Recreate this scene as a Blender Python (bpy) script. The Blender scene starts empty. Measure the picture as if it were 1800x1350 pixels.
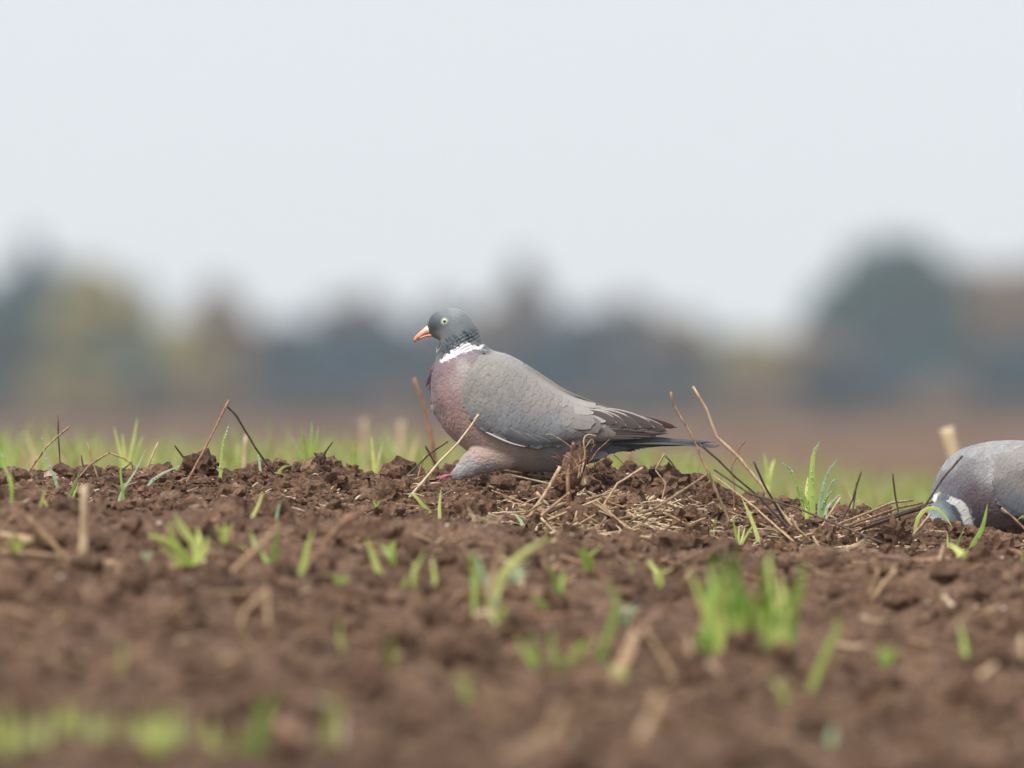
import bpy, math, random
import numpy as np
from mathutils import Vector
from mathutils.bvhtree import BVHTree

S = bpy.context.scene
C = S.collection
rng = random.Random(7)
nr = np.random.RandomState(11)

# ------------------------------------------------------------------ camera
D0 = 19.5            # metres from the lens to the pigeon
FP = 25000.0         # 500 mm lens on a 36 mm wide frame, in pixels of an 1800 px wide picture
ZC = 0.086           # lens height over the ridge the pigeon stands on
HR = 740.0           # row of the horizon
cam_d = bpy.data.cameras.new('camera')
cam_d.lens = 500; cam_d.sensor_width = 36; cam_d.clip_start = 0.5; cam_d.clip_end = 6000
cam_d.dof.use_dof = True; cam_d.dof.focus_distance = 19.45; cam_d.dof.aperture_fstop = 5.8
cam = bpy.data.objects.new('camera', cam_d); C.objects.link(cam)
cam.location = (0, -D0, ZC)
cam.rotation_euler = (math.pi/2 + math.atan(65/FP), 0, 0)
S.camera = cam

# ------------------------------------------------------------------ light
SUN_EL, SUN_AZ = math.radians(52), math.radians(215)     # azimuth from +Y, clockwise
SKY_BG = 0.0502
w = bpy.data.worlds.new('World'); S.world = w; w.use_nodes = True
nt = w.node_tree; nt.nodes.clear()
sky = nt.nodes.new('ShaderNodeTexSky'); sky.sky_type = 'NISHITA'; sky.sun_disc = False
sky.sun_elevation = SUN_EL; sky.sun_rotation = SUN_AZ; sky.air_density = 1.0; sky.dust_density = 4.0
over = nt.nodes.new('ShaderNodeMixRGB'); over.blend_type = 'MIX'
over.inputs[0].default_value = 0.88                      # the cloud deck
over.inputs[2].default_value = (7.72, 8.22, 8.62, 1)
bg = nt.nodes.new('ShaderNodeBackground'); bg.inputs[1].default_value = SKY_BG
wo = nt.nodes.new('ShaderNodeOutputWorld')
nt.links.new(sky.outputs[0], over.inputs[1]); nt.links.new(over.outputs[0], bg.inputs[0]); nt.links.new(bg.outputs[0], wo.inputs[0])
sun_d = bpy.data.lights.new('sun', 'SUN'); sun_d.energy = 1.5; sun_d.angle = math.radians(18); sun_d.color = (1, .96, .9)
sun = bpy.data.objects.new('sun', sun_d); C.objects.link(sun)
sd = Vector((math.sin(SUN_AZ)*math.cos(SUN_EL), math.cos(SUN_AZ)*math.cos(SUN_EL), math.sin(SUN_EL)))
sun.rotation_euler = (-sd).to_track_quat('-Z', 'Y').to_euler()
sun.location = (0, 0, 5)
S.view_settings.view_transform = 'Standard'; S.view_settings.look = 'None'
S.view_settings.exposure = 1.17; S.view_settings.gamma = 1; S.view_settings.use_curve_mapping = False
S.cycles.use_denoising = True
S.cycles.max_bounces = 8; S.cycles.volume_bounces = 1; S.cycles.diffuse_bounces = 3
S.cycles.transparent_max_bounces = 8

# ------------------------------------------------------------------ helpers
def P(px, py, Y):
    """point seen at pixel (px,py) of the 1800x1350 picture, standing at depth Y"""
    d = D0 + Y
    return Vector(((px-900)*d/FP, Y, ZC - (py-HR)*d/FP))
PX = D0/FP           # one picture pixel at the pigeon, in metres

def lin(c):
    return tuple(((v/255)/12.92 if v/255 <= .04045 else (((v/255)+.055)/1.055)**2.4) for v in c)

def mesh_obj(name, verts, faces, mat, parent=None, origin=None, smooth=True, cols=None, uvs=None):
    me = bpy.data.meshes.new(name)
    v = np.asarray(verts, dtype=np.float64).reshape(-1, 3)
    o = Vector((0, 0, 0)) if origin is None else Vector(origin)
    v = v - np.array(o)
    if isinstance(faces, np.ndarray):
        n = faces.shape[1]
        me.vertices.add(len(v)); me.vertices.foreach_set('co', v.astype(np.float32).ravel())
        me.loops.add(faces.size); me.loops.foreach_set('vertex_index', faces.astype(np.int32).ravel())
        me.polygons.add(len(faces)); me.polygons.foreach_set('loop_start', (np.arange(len(faces))*n).astype(np.int32))
        me.update(calc_edges=True)
    else:
        me.from_pydata([tuple(a) for a in v], [], faces)
    me.polygons.foreach_set('use_smooth', [smooth]*len(me.polygons))
    if cols is not None:
        a = me.color_attributes.new('Col', 'FLOAT_COLOR', 'POINT')
        c = np.ones((len(v), 4), np.float32); c[:, :3] = np.asarray(cols)
        a.data.foreach_set('color', c.ravel())
    if uvs is not None:
        a = me.attributes.new('fuv', 'FLOAT_VECTOR', 'POINT')
        c = np.zeros((len(v), 3), np.float32); c[:, :2] = np.asarray(uvs)
        a.data.foreach_set('vector', c.ravel())
    if mat: me.materials.append(mat)
    ob = bpy.data.objects.new(name, me); C.objects.link(ob)
    if parent is not None:
        ob.parent = parent
    elif origin is not None:
        ob.location = o
    return ob

def tag(o, label=None, cat=None, group=None, kind=None):
    if label: o['label'] = label
    if cat: o['category'] = cat
    if group: o['group'] = group
    if kind: o['kind'] = kind
    return o

def empty(name, loc):
    o = bpy.data.objects.new(name, None); C.objects.link(o); o.location = loc; o.empty_display_size = .02
    return o

# numpy noise ------------------------------------------------------
_perm = nr.permutation(256); _perm = np.concatenate([_perm, _perm, _perm])
_gr = nr.rand(256)*2*math.pi
def perlin(x, y):
    xi = np.floor(x).astype(int); yi = np.floor(y).astype(int)
    xf = x-xi; yf = y-yi; u = xf*xf*xf*(xf*(xf*6-15)+10); v = yf*yf*yf*(yf*(yf*6-15)+10)
    def g(ix, iy, dx, dy):
        a = _gr[_perm[(_perm[ix & 255] + iy) & 255]]
        return np.cos(a)*dx + np.sin(a)*dy
    a = g(xi, yi, xf, yf); b = g(xi+1, yi, xf-1, yf); c = g(xi, yi+1, xf, yf-1); d = g(xi+1, yi+1, xf-1, yf-1)
    return ((a*(1-u)+b*u)*(1-v) + (c*(1-u)+d*u)*v)*1.5
def fbm(x, y, o=4):
    s = 0; a = 1.0; t = 0
    for i in range(o):
        s = s + a*perlin(x*2**i+i*17.3, y*2**i-i*9.1); t += a; a *= .5
    return s/t
_j = nr.rand(256, 3)
def lumps(x, y):
    """rounded clods: 0..1 domes of uneven size, sharp creases between them"""
    xi = np.floor(x).astype(int); yi = np.floor(y).astype(int)
    best = np.zeros_like(x)
    for dx in (-1, 0, 1):
        for dy in (-1, 0, 1):
            h = _perm[(_perm[(xi+dx) & 255] + yi+dy) & 255]
            j = _j[h]
            r = .45+.55*j[..., 2]
            q = 1-((x-(xi+dx+j[..., 0]))**2+(y-(yi+dy+j[..., 1]))**2)/(r*r)
            best = np.maximum(best, np.sqrt(np.clip(q, 0, 1))*r)
    return best

def new_mat(name, rough=.8, spec=.3):
    m = bpy.data.materials.new(name); m.use_nodes = True
    n = m.node_tree; b = n.nodes['Principled BSDF']
    b.inputs['Roughness'].default_value = rough
    b.inputs['Specular IOR Level'].default_value = spec
    return m, n, b
def N(n, t, **k):
    x = n.nodes.new(t)
    for a, v in k.items():
        if a.startswith('i_'): x.inputs[int(a[2:])].default_value = v
        else: setattr(x, a, v)
    return x
def ramp(n, stops):
    r = n.nodes.new('ShaderNodeValToRGB'); e = r.color_ramp.elements
    while len(e) < len(stops): e.new(.5)
    for i, (p, c) in enumerate(stops):
        e[i].position = p; e[i].color = (*c, 1) if len(c) == 3 else c
    return r

# ------------------------------------------------------------------ materials
def soil_material(name, fine=True):
    m, n, b = new_mat(name, .85, .25)
    tc = N(n, 'ShaderNodeTexCoord')
    geo = N(n, 'ShaderNodeNewGeometry')
    n1 = N(n, 'ShaderNodeTexNoise'); n1.inputs['Scale'].default_value = 14; n1.inputs['Detail'].default_value = 6
    n2 = N(n, 'ShaderNodeTexNoise'); n2.inputs['Scale'].default_value = 160; n2.inputs['Detail'].default_value = 5; n2.inputs['Roughness'].default_value = .7
    for q in (n1, n2): n.links.new(geo.outputs['Position'], q.inputs['Vector'])
    r1 = ramp(n, [(.30, (.098, .055, .034)), (.5, (.185, .106, .067)), (.72, (.31, .195, .13))])
    r2 = ramp(n, [(.33, (.30, .28, .27)), (.50, (.95, .95, .95)), (.68, (1.7, 1.6, 1.5))])  # dark end puts the shade of fine crevices into the soil colour
    mx = N(n, 'ShaderNodeMixRGB', blend_type='MULTIPLY'); mx.inputs[0].default_value = .9
    n.links.new(n1.outputs[0], r1.inputs[0]); n.links.new(n2.outputs[0], r2.inputs[0])
    n.links.new(r1.outputs[0], mx.inputs[1]); n.links.new(r2.outputs[0], mx.inputs[2])
    n.links.new(mx.outputs[0], b.inputs['Base Color'])
    n3 = N(n, 'ShaderNodeTexNoise'); n3.inputs['Scale'].default_value = 420; n3.inputs['Detail'].default_value = 4; n3.inputs['Roughness'].default_value = .75
    n.links.new(geo.outputs['Position'], n3.inputs['Vector'])
    bu = N(n, 'ShaderNodeBump'); bu.inputs['Strength'].default_value = 1.0; bu.inputs['Distance'].default_value = .0035
    n.links.new(n3.outputs[0], bu.inputs['Height']); n.links.new(bu.outputs[0], b.inputs['Normal'])
    return m
M_soil = soil_material('soil')

def stalk_material(name, ca, cb, cc):
    m, n, b = new_mat(name, .55, .4)
    oi = N(n, 'ShaderNodeObjectInfo'); geo = N(n, 'ShaderNodeNewGeometry')
    mp = N(n, 'ShaderNodeMapping'); mp.inputs['Scale'].default_value = (300, 300, 60)
    n.links.new(geo.outputs['Position'], mp.inputs[0])
    n1 = N(n, 'ShaderNodeTexNoise'); n1.inputs['Scale'].default_value = 1.0; n1.inputs['Detail'].default_value = 4
    n.links.new(mp.outputs[0], n1.inputs['Vector'])
    r = ramp(n, [(.3, ca), (.52, cb), (.75, cc)])
    ad = N(n, 'ShaderNodeMath', operation='MULTIPLY_ADD'); ad.inputs[1].default_value = .34; 
    su = N(n, 'ShaderNodeMath', operation='SUBTRACT'); su.inputs[1].default_value = .17
    n.links.new(oi.outputs['Random'], ad.inputs[0]); n.links.new(n1.outputs[0], ad.inputs[2]); n.links.new(ad.outputs[0], su.inputs[0])
    n.links.new(su.outputs[0], r.inputs[0]); n.links.new(r.outputs[0], b.inputs['Base Color'])
    return m
M_straw = stalk_material('straw_tan', (.20, .12, .065), (.42, .27, .15), (.64, .47, .29))
M_pale = stalk_material('straw_pale', (.38, .26, .14), (.60, .45, .28), (.76, .62, .43))
M_dark = stalk_material('straw_dark', (.035, .022, .016), (.085, .055, .04), (.17, .11, .075))
M_red = stalk_material('straw_rust', (.16, .075, .045), (.34, .18, .11), (.52, .32, .21))

def grass_material(name, c1, c2, tr=.4):
    m, n, b = new_mat(name, .45, .4)
    oi = N(n, 'ShaderNodeObjectInfo'); geo = N(n, 'ShaderNodeNewGeometry')
    n1 = N(n, 'ShaderNodeTexNoise'); n1.inputs['Scale'].default_value = 60; n1.inputs['Detail'].default_value = 3
    n.links.new(geo.outputs['Position'], n1.inputs['Vector'])
    ad = N(n, 'ShaderNodeMath', operation='ADD'); n.links.new(oi.outputs['Random'], ad.inputs[0]); n.links.new(n1.outputs[0], ad.inputs[1])
    r = ramp(n, [(.3, c1), (.8, c2), (1.0, tuple(min(1, v*1.15) for v in c2))]); 
    mu = N(n, 'ShaderNodeMath', operation='MULTIPLY'); mu.inputs[1].default_value = .66
    n.links.new(ad.outputs[0], mu.inputs[0]); n.links.new(mu.outputs[0], r.inputs[0])
    n.links.new(r.outputs[0], b.inputs['Base Color'])
    t = N(n, 'ShaderNodeBsdfTranslucent'); n.links.new(r.outputs[0], t.inputs[0])
    mx = N(n, 'ShaderNodeMixShader'); mx.inputs[0].default_value = tr
    out = n.nodes['Material Output']
    n.links.new(b.outputs[0], mx.inputs[1]); n.links.new(t.outputs[0], mx.inputs[2]); n.links.new(mx.outputs[0], out.inputs[0])
    return m
M_grass = grass_material('grass_green', (.18, .32, .045), (.42, .58, .13))
M_yell = grass_material('grass_yellow', (.32, .42, .07), (.64, .70, .22))
M_bluegr = grass_material('grass_dewy', (.26, .42, .20), (.52, .66, .42))
M_far = grass_material('crop_green', (.33, .40, .10), (.62, .66, .28))

m, n, b = new_mat('dew', .03, .6); b.inputs['Base Color'].default_value = (1, 1, 1, 1)
b.inputs['Transmission Weight'].default_value = .75; b.inputs['IOR'].default_value = 1.33
M_dew = m
m, n, b = new_mat('pebble', .35, .5); b.inputs['Base Color'].default_value = (.42, .38, .36, 1); M_peb = m
m, n, b = new_mat('chalk_and_glint', .6, .4); b.inputs['Base Color'].default_value = (.75, .68, .6, 1); M_chalk_glint = m

# ------------------------------------------------------------------ ground
def interp(x, xs, ys): return np.interp(x, xs, ys)
CX = [-900, 0, 200, 420, 600, 760, 860, 960, 1060, 1130, 1220, 1300, 1400, 1520, 1640, 1720, 1800, 2300]
CY = [826, 828, 832, 828, 829, 834, 828, 824, 827, 828, 842, 872, 886, 898, 902, 930, 932, 940]
BX = [-900, 0, 400, 800, 1000, 1200, 1400, 1600, 1800, 2300]
BY = [880, 886, 905, 928, 950, 966, 975, 985, 985, 990]
KY = [-10, -7.6, -5.9, -4.4, -3.0, -1.7, -1.12, -.84, -.56]      # depth knots in front of the near crest
KR = [760, 560, 400, 275, 150, 42, 0, 26, 0]                   # rows below the near crest
def macro_z(X, Y):
    X = np.asarray(X, float); Y = np.asarray(Y, float)
    d = D0+Y; px = 900+X*FP/np.maximum(d, 6)
    c = interp(px, CX, CY); b_ = interp(px, BX, BY)
    row_near = b_ + interp(Y, KY, KR)
    t = np.clip((Y+.56)/(.15+.56), 0, 1)
    row_mid = b_*(1-t) + c*t
    row = np.where(Y < -.56, row_near, row_mid)
    z = ZC-(row-HR)*d/FP
    # beyond the crest the field falls away a little, then lies level to the horizon
    zc_ = ZC-(c-HR)*(D0+.15)/FP
    drop = interp(Y, [.15, .5, .9, 1.6, 3, 8, 30, 120, 3000], [0, -.012, -.022, -.026, -.024, -.03, -.05, -.10, -.30])
    lvl = interp(Y, [.15, 3, 25, 150, 3000], [1, .97, .8, 0, 0])
    zb = zc_*lvl + drop
    return np.where(Y > .15, zb, z)
def full_z(X, Y):
    X = np.asarray(X, float); Y = np.asarray(Y, float)
    z = macro_z(X, Y)
    near = np.clip((-.7-Y)/1.0, 0, 1)
    far = np.exp(-np.clip(Y-2, 0, 1e9)/8)
    wx = X+.020*fbm(X*22, Y*22, 4); wy = Y+.022*fbm(X*22+50, Y*22, 4)
    big = fbm(X*3.1, Y*2.3, 3)
    h = big*(.007+.014*near)
    patch = np.clip(.55+1.3*fbm(X*6+7, Y*6, 3), .12, 1.5)
    patch2 = np.clip(.6+1.2*fbm(X*13+3, Y*11, 3), .1, 1.5)
    h = h + fbm(wx*14, wy*11, 5)*(.010+.026*near)
    h = h + lumps(wx*6+11, wy*5+2)*(.004+.016*near)*np.clip(fbm(X*2.1, Y*2+8, 2)*3, 0, 1)
    h = h + lumps(wx*16, wy*13+5)*(.005+.010*near)*patch
    h = h + lumps(wx*41+9, wy*36)*.0062*patch2
    h = h + lumps(wx*95, wy*85+2)*.0040*patch
    h = h + lumps(X*210+.3*perlin(X*400, Y*400), Y*190+2)*.0021
    h = h + fbm(X*75, Y*70, 5)*.0052
    for (pq, yq, dq) in ((235, -1.45, .03), (1190, -1.4, .02), (1330, -1.0, .014), (1620, -1.6, .02), (90, -2.4, .02), (690, -3.6, .022), (1165, -2.5, .022), (270, -3.9, .02), (600, -3.1, .016), (1480, -4.3, .022), (880, -2.0, .016)):
        xq = (pq-900)*(D0+yq)/FP
        h = h - dq*np.exp(-((X-xq)/.035)**2-((Y-yq)/.10)**2)
    return z + (h - .0115 - .007*near)*far
def gz(X, Y): return float(full_z(np.array([X]), np.array([Y]))[0])
_Ys = np.concatenate([np.arange(-7.8, -1.13, .014), np.arange(-1.13, .2, .006)])
_yc = {}
def Yat(px, row):
    """depth at which the soil first shows at this pixel"""
    k = round(px/3)
    if k not in _yc:
        X = (px-900)*(D0+_Ys)/FP
        r = HR+(ZC-full_z(X, _Ys))*FP/(D0+_Ys)
        _yc[k] = np.minimum.accumulate(r)
    r = _yc[k]; ok = np.where(r <= row)[0]
    return float(_Ys[ok[0]]) if len(ok) else .15

def axis(segs):
    out = [segs[0][0]]
    for a, b_, s0, s1 in segs:
        v = a; 
        while v < b_-1e-9:
            f = (v-a)/(b_-a); s = s0*(s1/s0)**f
            v = v+s; out.append(min(v, b_))
    return np.unique(np.round(np.array(out), 6))
xs = axis([(-1600, -2, 400, .2), (-2, -.86, .2, .006), (-.86, .86, .0027, .0027), (.86, 2, .006, .2), (2, 1600, .2, 400)]) 
xr = axis([(.86, 2, .006, .2), (2, 1600, .2, 400)])
xs = np.unique(np.concatenate([-xr, axis([(-.86, .86, .0027, .0027)]), xr]))
ys = np.unique(np.concatenate([
    -axis([(7.6, 12, .1, 1), (12, 18, 1, 2)]), -axis([(.9, 7.6, .006, .034)]),
    axis([(-.9, .45, .0036, .0036)]), axis([(.45, 3, .01, .06), (3, 60, .08, 4), (60, 3200, 5, 300)])]))
GX, GY = np.meshgrid(xs, ys)
GZ = full_z(GX, GY)
nx, ny = len(xs), len(ys)
idx = np.arange(nx*ny).reshape(ny, nx)
gf = np.stack([idx[:-1, :-1], idx[:-1, 1:], idx[1:, 1:], idx[1:, :-1]], -1).reshape(-1, 4)
gv = np.stack([GX, GY, GZ], -1).reshape(-1, 3)
g = mesh_obj('ground', gv, gf, M_soil)
tag(g, kind='structure')
print('ground', nx, ny, len(gf)*2)

# crumbs and clods lying on the ridge and in the near furrow -----------------
def ico(sub):
    import bmesh
    bm = bmesh.new(); bmesh.ops.create_icosphere(bm, subdivisions=sub, radius=1)
    v = np.array([tuple(a.co) for a in bm.verts]); f = np.array([[q.index for q in p.verts] for p in bm.faces]); bm.free()
    return v, f
def scatter_crumbs(name, count, sub, rmin, rmax, yr, xr_, power=2.5, sink=.25, nvar=12, xs_=None):
    bv, bf = ico(sub); var = []
    for k in range(nvar):
        o = nr.rand(3)*20
        q = fbm(bv[:, 0]*1.3+o[0]+bv[:, 2]*.7, bv[:, 1]*1.3+o[1]+bv[:, 2], 3)
        q2 = fbm(bv[:, 0]*3+o[2], bv[:, 1]*3+bv[:, 2]*3, 2)
        var.append(bv*np.clip(1+.75*q+.45*q2+.16*nr.randn(len(bv)), .45, 1.8)[:, None])
    var = np.array(var)
    Y = yr[0]+(yr[1]-yr[0])*nr.rand(count); X = (xr_[0]+(xr_[1]-xr_[0])*nr.rand(count))*(D0+Y)/D0
    keep = (fbm(X*9+31, Y*9, 3)+.35+.5*nr.rand(count)) > .25
    X, Y = X[keep], Y[keep]; n_ = len(X)
    r = rmin*(rmax/rmin)**(nr.rand(n_)**power)
    Z = full_z(X, Y)+r*(1-sink)*.6
    k = nr.randint(nvar, size=n_)
    V = var[k]*r[:, None, None]*(.8+.5*nr.rand(n_, 1, 3))
    a = nr.rand(n_)*6.283; ca, sa = np.cos(a)[:, None], np.sin(a)[:, None]
    x = V[..., 0]*ca-V[..., 1]*sa; y = V[..., 0]*sa+V[..., 1]*ca; zz = V[..., 2]*.85
    V = np.stack([x+X[:, None], y+Y[:, None], zz+Z[:, None]], -1).reshape(-1, 3)
    F = (bf[None]+(np.arange(n_)*len(bv))[:, None, None]).reshape(-1, 3)
    o = mesh_obj(name, V, F, M_soil, smooth=False)
    tag(o, kind='stuff'); return o
o = scatter_crumbs('soil_crumbs', 26000, 1, .0012, .0052, (-.62, .35), (-.8, .8), 2.0)
tag(o, 'fine brown crumbs of tilled soil strewn over the ridge under the pigeon', 'soil')
o = scatter_crumbs('soil_clods', 1500, 2, .004, .013, (-.62, .42), (-.8, .8), 2.6)
tag(o, 'rounded brown clods of tilled earth bunched along the ridge', 'soil')
o = scatter_crumbs('big_clods', 230, 3, .008, .022, (-.62, .30), (-.8, .8), 1.6, sink=.5)
tag(o, 'larger cracked brown clods standing out on the ridge', 'soil')
o = scatter_crumbs('furrow_clods', 3000, 2, .005, .022, (-6.9, -.75), (-.85, .85), 2.4)
tag(o, 'soft focus brown clods on the slope below the ridge', 'soil')

# ------------------------------------------------------------------ far field, trees
def tree_mat(name, c1, c2):
    m, n, b = new_mat(name, .8, .2)
    geo = N(n, 'ShaderNodeNewGeometry')
    n1 = N(n, 'ShaderNodeTexNoise'); n1.inputs['Scale'].default_value = .6; n1.inputs['Detail'].default_value = 5
    n.links.new(geo.outputs['Position'], n1.inputs['Vector'])
    r = ramp(n, [(.3, c1), (.7, c2)]); n.links.new(n1.outputs[0], r.inputs[0]); n.links.new(r.outputs[0], b.inputs['Base Color'])
    return m
M_bark = tree_mat('bark', (.05, .04, .035), (.09, .07, .06))
TM = {'blue': tree_mat('needles_haze_blue', (.014, .058, .095), (.030, .090, .135)),  # blue of the distance haze put into the crown colour
      'teal': tree_mat('leaves_haze_teal', (.016, .075, .088), (.032, .112, .120)),  # haze tint mixed into the leaf colour as well
      'olive': tree_mat('leaves_olive', (.23, .205, .075), (.33, .295, .12)),
      'brown': tree_mat('twigs_brown', (.17, .125, .085), (.25, .185, .13)),
      'mauve': tree_mat('twigs_mauve', (.105, .092, .09), (.16, .14, .135)),
      'rust': tree_mat('leaves_rust', (.20, .138, .105), (.28, .20, .155))}
TREE_BASE_ROW = 752
def make_tree(px, toprow, wpx, Y, kind, label, shape='round', baserow=None, dens=1.0):
    d = D0+Y; sc = d/FP
    X = (px-900)*sc; z0 = float(macro_z(X, Y)); ztop = ZC-(toprow-HR)*sc
    H = ztop-z0; R = wpx*sc/2
    root = empty({'spire': 'conifer_tree', 'round': 'broadleaf_tree', 'bush': 'hedge_shrub'}[shape], (X, Y, z0))
    tag(root, label, 'shrub' if shape == 'bush' else 'tree', 'trees and shrubs along the far edge of the field')
    # trunk with limbs
    V = []; F = []
    def cone(p0, p1, r0, r1, k=7):
        i = len(V); dv = (p1-p0).normalized(); a = dv.orthogonal().normalized(); b_ = dv.cross(a)
        for p, r in ((p0, r0), (p1, r1)):
            for q in range(k):
                t = q*2*math.pi/k; V.append(p+(a*math.cos(t)+b_*math.sin(t))*r)
        for q in range(k): F.append((i+q, i+(q+1) % k, i+k+(q+1) % k, i+k+q))
    tr = max(.06, H*.028)
    cone(Vector((X, Y, z0-.2)), Vector((X+.1, Y, z0+H*.5)), tr, tr*.6); cone(Vector((X+.1, Y, z0+H*.5)), Vector((X, Y, z0+H*.9)), tr*.6, tr*.12)
    for q in range(7):
        a = rng.uniform(0, 6.28); z = z0+H*rng.uniform(.3, .7)
        cone(Vector((X, Y, z)), Vector((X+math.cos(a)*R*.7, Y+math.sin(a)*R*.7, z+H*.2)), tr*.35, tr*.08, 5)
    mesh_obj('trunk', V, F, M_bark, root, (X, Y, z0))
    # crown: leaf clumps in uneven lobes through the volume
    n_ = int((2200 if shape != 'bush' else 1300)*dens)
    nl = 9 if shape == 'round' else 1
    lob = []
    for q in range(nl if shape == 'round' else 7):
        if shape == 'round':
            a = rng.uniform(0, 6.28); e = rng.uniform(0, .62); lob.append((math.cos(a)*e*R, math.sin(a)*e*R, H*(.30+.42*rng.random()), R*rng.uniform(.35, .6), H*rng.uniform(.16, .27)))
        elif shape == 'bush':
            lob.append((rng.uniform(-.7, .7)*R, rng.uniform(-.5, .5)*R, H*rng.uniform(.3, .6), R*rng.uniform(.3, .5), H*rng.uniform(.3, .45)))
    if shape == 'round': lob.append((0, 0, H*.72, R*.5, H*.28))
    pts = []
    for q in range(n_):
        if shape == 'spire':
            t = rng.random()**.75; rr = R*(1-(1-t))*(.35+.65*rng.random()**.5); a = rng.uniform(0, 6.28)
            pts.append((math.cos(a)*rr, math.sin(a)*rr, H*(1-t*.92)))
        else:
            l = rng.choice(lob); v = Vector((rng.gauss(0, 1), rng.gauss(0, 1), rng.gauss(0, 1))).normalized()*rng.uniform(.45, 1.05)
            pts.append((l[0]+v.x*l[3], l[1]+v.y*l[3], max(.05*H, l[2]+v.z*l[4])))
    pts = np.array(pts)
    sz = (.28+.5*nr.rand(n_))*(.35+.065*min(H, 12))
    ax = nr.randn(n_, 3); ax /= np.linalg.norm(ax, axis=1)[:, None]
    bx = np.cross(ax, nr.randn(n_, 3)); bx /= np.linalg.norm(bx, axis=1)[:, None]
    base = pts+np.array([X, Y, z0])
    quad = np.stack([base+ax*sz[:, None], base+bx*sz[:, None]*.6, base-ax*sz[:, None], base-bx*sz[:, None]*.6], 1).reshape(-1, 3)
    cr = mesh_obj('crown', quad, np.arange(n_*4).reshape(-1, 4), TM[kind], root, (X, Y, z0), smooth=False)
    return root
TREES = [
 (492, 560, 190, 700, 'blue', 'round', 'low blue-grey tree filling the bottom of the first sky gap'),
 (1290, 586, 200, 690, 'blue', 'round', 'low blue-grey tree filling the bottom of the second sky gap'),
 (600, 600, 240, 650, 'blue', 'round', 'dark blue tree low behind the beak side of the standing pigeon'),
 (1090, 600, 260, 655, 'blue', 'round', 'dark blue tree low behind the tail of the standing pigeon'),
 (1650, 590, 240, 640, 'teal', 'round', 'dark teal tree low in front of the biggest tree'),
 (230, 590, 220, 640, 'teal', 'round', 'dull teal tree low under the olive trees at left'),
 (-70, 470, 190, 780, 'blue', 'spire', 'dark conifer at the left edge of the far treeline, cut by the frame'),
 (112, 462, 210, 790, 'blue', 'round', 'dark broad tree sloping down right of the tall pointed conifer'),
 (58, 424, 200, 800, 'blue', 'spire', 'tall dark pointed conifer rising highest at the far left'),
 (20, 478, 240, 760, 'teal', 'round', 'dull green broad tree in front of the tall conifer at the far left'),
 (165, 464, 260, 690, 'olive', 'round', 'olive broad tree right of the tall pointed conifer at far left'),
 (250, 500, 120, 790, 'blue', 'spire', 'dark conifer tip peeping over the olive trees on the left'),
 (385, 500, 175, 700, 'brown', 'round', 'brownish round tree left of the first sky gap'),
 (320, 560, 190, 640, 'olive', 'round', 'low olive tree under the brownish round one on the left'),
 (540, 560, 210, 810, 'blue', 'round', 'blue-grey tree just right of the first sky gap'),
 (640, 510, 200, 820, 'mauve', 'round', 'grey-purple bare tree behind the left of the pigeon head'),
 (690, 560, 240, 700, 'blue', 'round', 'dark blue-green tree left of the standing pigeon'),
 (790, 520, 200, 840, 'mauve', 'round', 'grey-purple bare tree right behind the pigeon head'),
 (918, 458, 140, 850, 'mauve', 'round', 'narrow peaked tree above the pigeon back'),
 (930, 520, 240, 800, 'mauve', 'round', 'wide grey-purple tree under the narrow peak'),
 (1010, 545, 220, 720, 'blue', 'round', 'dark blue-grey tree above the tail of the pigeon'),
 (1120, 520, 220, 830, 'mauve', 'round', 'grey-brown bare tree left of the second sky gap'),
 (1205, 548, 170, 700, 'brown', 'round', 'brown-grey tree at the left lip of the second sky gap'),
 (1335, 584, 180, 650, 'olive', 'round', 'low green tree at the bottom of the second sky gap'),
 (1425, 580, 230, 660, 'rust', 'round', 'low rusty tree left of the big dark tree'),
 (1515, 428, 170, 765, 'teal', 'round', 'dark teal tree merging with the left flank of the biggest tree'),
 (1622, 424, 170, 772, 'teal', 'round', 'dark teal tree merging with the right flank of the biggest tree'),
 (1560, 412, 300, 760, 'teal', 'round', 'biggest dark teal tree of the treeline, on the right'),
 (1470, 490, 190, 800, 'teal', 'round', 'dark green tree leaning on the left of the biggest tree'),
 (1600, 560, 260, 690, 'blue', 'round', 'dark blue tree in front of the biggest teal tree'),
 (1705, 462, 250, 790, 'brown', 'round', 'grey-brown tree right of the biggest teal tree'),
 (1820, 455, 230, 810, 'brown', 'round', 'grey-brown tree at the right edge of the treeline'),
 (1800, 600, 200, 680, 'blue', 'round', 'dark low tree over the feeding pigeon at the right edge'),
 (1930, 480, 220, 780, 'teal', 'round', 'dark tree just beyond the right edge of the frame'),
 (-220, 480, 260, 740, 'olive', 'round', 'olive tree just beyond the left edge of the frame')]
for (px, tr_, w_, Y, k, sh, lab) in TREES:
    make_tree(px, tr_, w_, Y, k, lab, sh)
places = ['below the conifers at far left', 'below the olive trees on the left', 'left of the first sky gap', 'under the first sky gap',
          'right of the first sky gap', 'behind the pigeon beak', 'behind the pigeon breast', 'behind the pigeon back', 'behind the pigeon tail',
          'left under the second sky gap', 'right under the second sky gap', 'under the rusty tree', 'under the biggest teal tree', 'right of the biggest tree', 'above the feeding pigeon', 'at the right edge of the frame']
for i in range(16):
    px = -20+i*122+rng.uniform(-20, 20); k = ['blue', 'mauve', 'blue', 'brown', 'blue', 'blue', 'mauve', 'blue'][i % 8] if i != 1 else 'olive'
    adj = {'mauve': 'mauve-brown', 'rust': 'rusty', 'brown': 'dull brown', 'blue': 'dark blue-green', 'olive': 'olive'}[k]
    make_tree(px, 640+rng.uniform(-30, 20), 230, 600+rng.uniform(-30, 30), k, '%s shrub of the far hedge %s' % (adj, places[i]), 'bush')

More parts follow.
